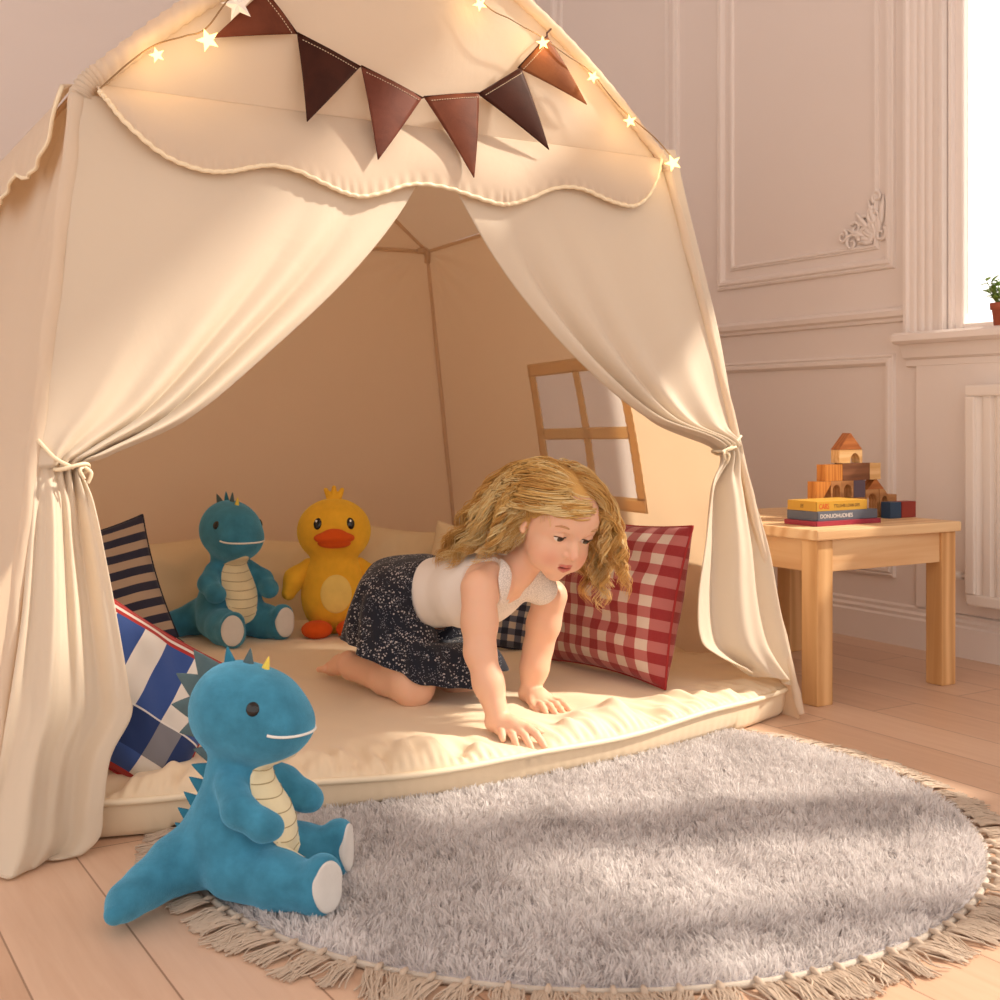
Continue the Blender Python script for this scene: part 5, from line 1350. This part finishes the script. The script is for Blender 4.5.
far = q[:, 0] > part + g3.normal(0, .09, NH); far[-420:] = q[-420:, 0] > .42
back_ = q[:, 1] < -.35
# clumps
NC = 150; cs = q[g3.integers(0, NH, NC)]; cl = np.argmax(q @ cs.T, axis=1)
cph = g3.uniform(0, 2 * PI, NC)[cl]; cfq = g3.uniform(.55, .95, NC)[cl]; clen = g3.uniform(.8, 1.12, NC)[cl]; ctone = g3.uniform(.15, .85, NC)[cl]
gl = HM @ np.array([0, 0, -1.0]); left = HM @ camdir(-.80, .12, -.30); rightw = HM @ camdir(.16, -.05, -.98)
steps = .0072 * clen * g3.uniform(.86, 1.06, NH) * np.where(far, .82, 1.0) * np.where(q[:, 1] < -.1, 1.05, 1.0)
fq_ = sstep(.25, .75, q[:, 1])[:, None]; near_c = np.array([-.30, -.80, -.42]) + fq_ * np.array([-.60, .52, .0]); far_c = np.array([.86, .10, -.42])
d = np.where(far[:, None], far_c, near_c) + g3.normal(0, .07, (NH, 3)); d /= np.linalg.norm(d, axis=1)[:, None]
X = np.zeros((NH, NP, 3)); X[:, 0] = pl_; p = pl_.copy()
off = g3.uniform(1.05, 1.16, NH)
tors = [((HM @ (c - CC)), r) for c, r in ((chest + S_ * .03, .088), (chest - S_ * .03, .086), (neck * .6 + chest * .4 + S_ * .05, .070), (neck * .6 + chest * .4 - S_ * .05, .068), (shR, .052), (.5 * chest + .5 * waist, .082), (neck, .048), (HM.T @ np.array([0, 0, -.054]) + HC, .048))]
jaw = (HM @ (H(0, .022, -.030) - CC)); jr = np.array([.068, .062, .080])
for k in range(1, NP):
    w = np.clip((k - 5) / 10, 0, 1)
    bk_ = sstep(.05, -.65, q[:, 1])[:, None]; tgt_near = (1 - w) * near_c + w * ((.95 - .40 * bk_) * gl + (.18 + .50 * bk_) * left); tgt_far = (1 - w) * far_c + w * (.8 * gl + .55 * rightw)
    bp_ = sstep(-.035, .01, p[:, 1] - .012)[:, None] * np.clip((k - 2) / 4, 0, 1); tgt_near = tgt_near * (1 - bp_) + np.array([-.25, -.90, -.30]) * bp_
    tg = np.where(far[:, None], tgt_far, tgt_near); tg = tg / np.linalg.norm(tg, axis=1)[:, None]
    d = .70 * d + .30 * tg; d /= np.linalg.norm(d, axis=1)[:, None]
    p = p + d * steps[:, None]
    for c, e in ((np.zeros(3), ER_), (jaw, jr), (HM @ (H(.006, .045, -.012) - CC), np.array([.076, .058, .088]))):
        r_ = (p - c) / e; m_ = np.linalg.norm(r_, axis=1); ins = m_ < off
        p = np.where(ins[:, None], c + r_ / np.maximum(m_, .2)[:, None] * off[:, None] * e, p)
    for c, r in tors:
        v = p - c; m_ = np.linalg.norm(v, axis=1); rr_ = r + .004 + .012 * (off - 1.05) / .11; ins = m_ < rr_
        p = np.where(ins[:, None], c + v / np.maximum(m_, .01)[:, None] * rr_[:, None], p)
    dd = p - X[:, k - 1]; L_ = np.linalg.norm(dd, axis=1)[:, None] + 1e-9; p = X[:, k - 1] + dd / L_ * np.minimum(L_, steps[:, None] * 1.4); d = .5 * d + .5 * dd / L_; d /= np.linalg.norm(d, axis=1)[:, None]
    X[:, k] = p
# locks gather towards their clump, then wave
tt = np.linspace(0, 1, NP)
for c in range(NC):
    m_ = cl == c
    if m_.sum() > 1: 
        mean = X[m_].mean(0); wgt = (.04 + .50 * sstep(.1, .8, tt))[:, None]; X[m_] = X[m_] * (1 - wgt) + mean * wgt
Dv = np.gradient(X, axis=1); Dv /= np.linalg.norm(Dv, axis=2)[..., None] + 1e-9
s1 = np.cross(Dv, np.array([.3, .5, .8])); s1 /= np.linalg.norm(s1, axis=2)[..., None] + 1e-9; s2 = np.cross(Dv, s1)
ph = cph[:, None] + cfq[:, None] * np.arange(NP)[None] ; amp = (.0095 * sstep(.18, .75, tt))[None] * (.7 + .6 * clen[:, None] - .3)
X = X + s1 * (amp * np.sin(ph))[..., None] + s2 * (amp * .8 * np.cos(ph))[..., None]
X[:, :, :] += (g3.normal(0, .0016, (NH, 1, 3)) * tt[None, :, None] * 2)
FCE = (HM @ (H(.0, .040, -.012) - CC), np.array([.070, .062, .092]))
for c, e in ((np.zeros(3), ER_), (jaw, jr * .97), FCE):
    r_ = (X - c) / e; m_ = np.linalg.norm(r_, axis=2); lim = 1.03 + .07 * (off[:, None] - 1.05) / .11; X = np.where((m_ < lim)[..., None], c + r_ / np.maximum(m_, .2)[..., None] * lim[..., None] * e, X)
LX = X + np.array([0, -.012, .026]); bad = ((np.abs(LX[..., 0]) < .058) & (LX[..., 1] > .058) & (LX[..., 2] < .036)).any(1) | ((LX[..., 0] < -.03) & (LX[..., 1] > .020) & (LX[..., 2] < .016)).any(1)
X, s1, s2, ctone = X[~bad], s1[~bad], s2[~bad], ctone[~bad]; NH = len(X)
Wd = CC + X @ HM
rad_ = .00115 * (.25 + .75 * sstep(0, .10, tt)) * np.where(tt < .75, 1, 1 - .75 * (tt - .75) / .25)
e = np.stack([np.stack([s1 @ HM, s2 @ HM], 0)], 0)[0]
V = np.stack([Wd + rad_[None, :, None] * e[0], Wd - .5 * rad_[None, :, None] * e[0] + .87 * rad_[None, :, None] * e[1], Wd - .5 * rad_[None, :, None] * e[0] - .87 * rad_[None, :, None] * e[1]], 2)   # NH,NP,3,3
i0 = (np.arange(NH)[:, None, None] * NP + np.arange(NP - 1)[None, :, None]) * 3 + np.arange(3)[None, None, :]
i1 = (np.arange(NH)[:, None, None] * NP + np.arange(NP - 1)[None, :, None]) * 3 + (np.arange(3) + 1)[None, None, :] % 3
HF = np.stack([i0, i1, i1 + 3, i0 + 3], -1).reshape(-1, 4)
tone = np.clip(ctone + g3.normal(0, .16, NH), 0, 1); tone = np.repeat(np.repeat(tone[:, None], NP, 1), 3, 1).ravel()
HV = np.concatenate([V.reshape(-1, 3), CV]); HF = np.concatenate([HF, CF + NH * NP * 3]); tone = np.r_[tone, np.full(len(CV), .30)]
mesh_obj('hair', HV, HF, hair_m, child, True, None, {'tone': tone})
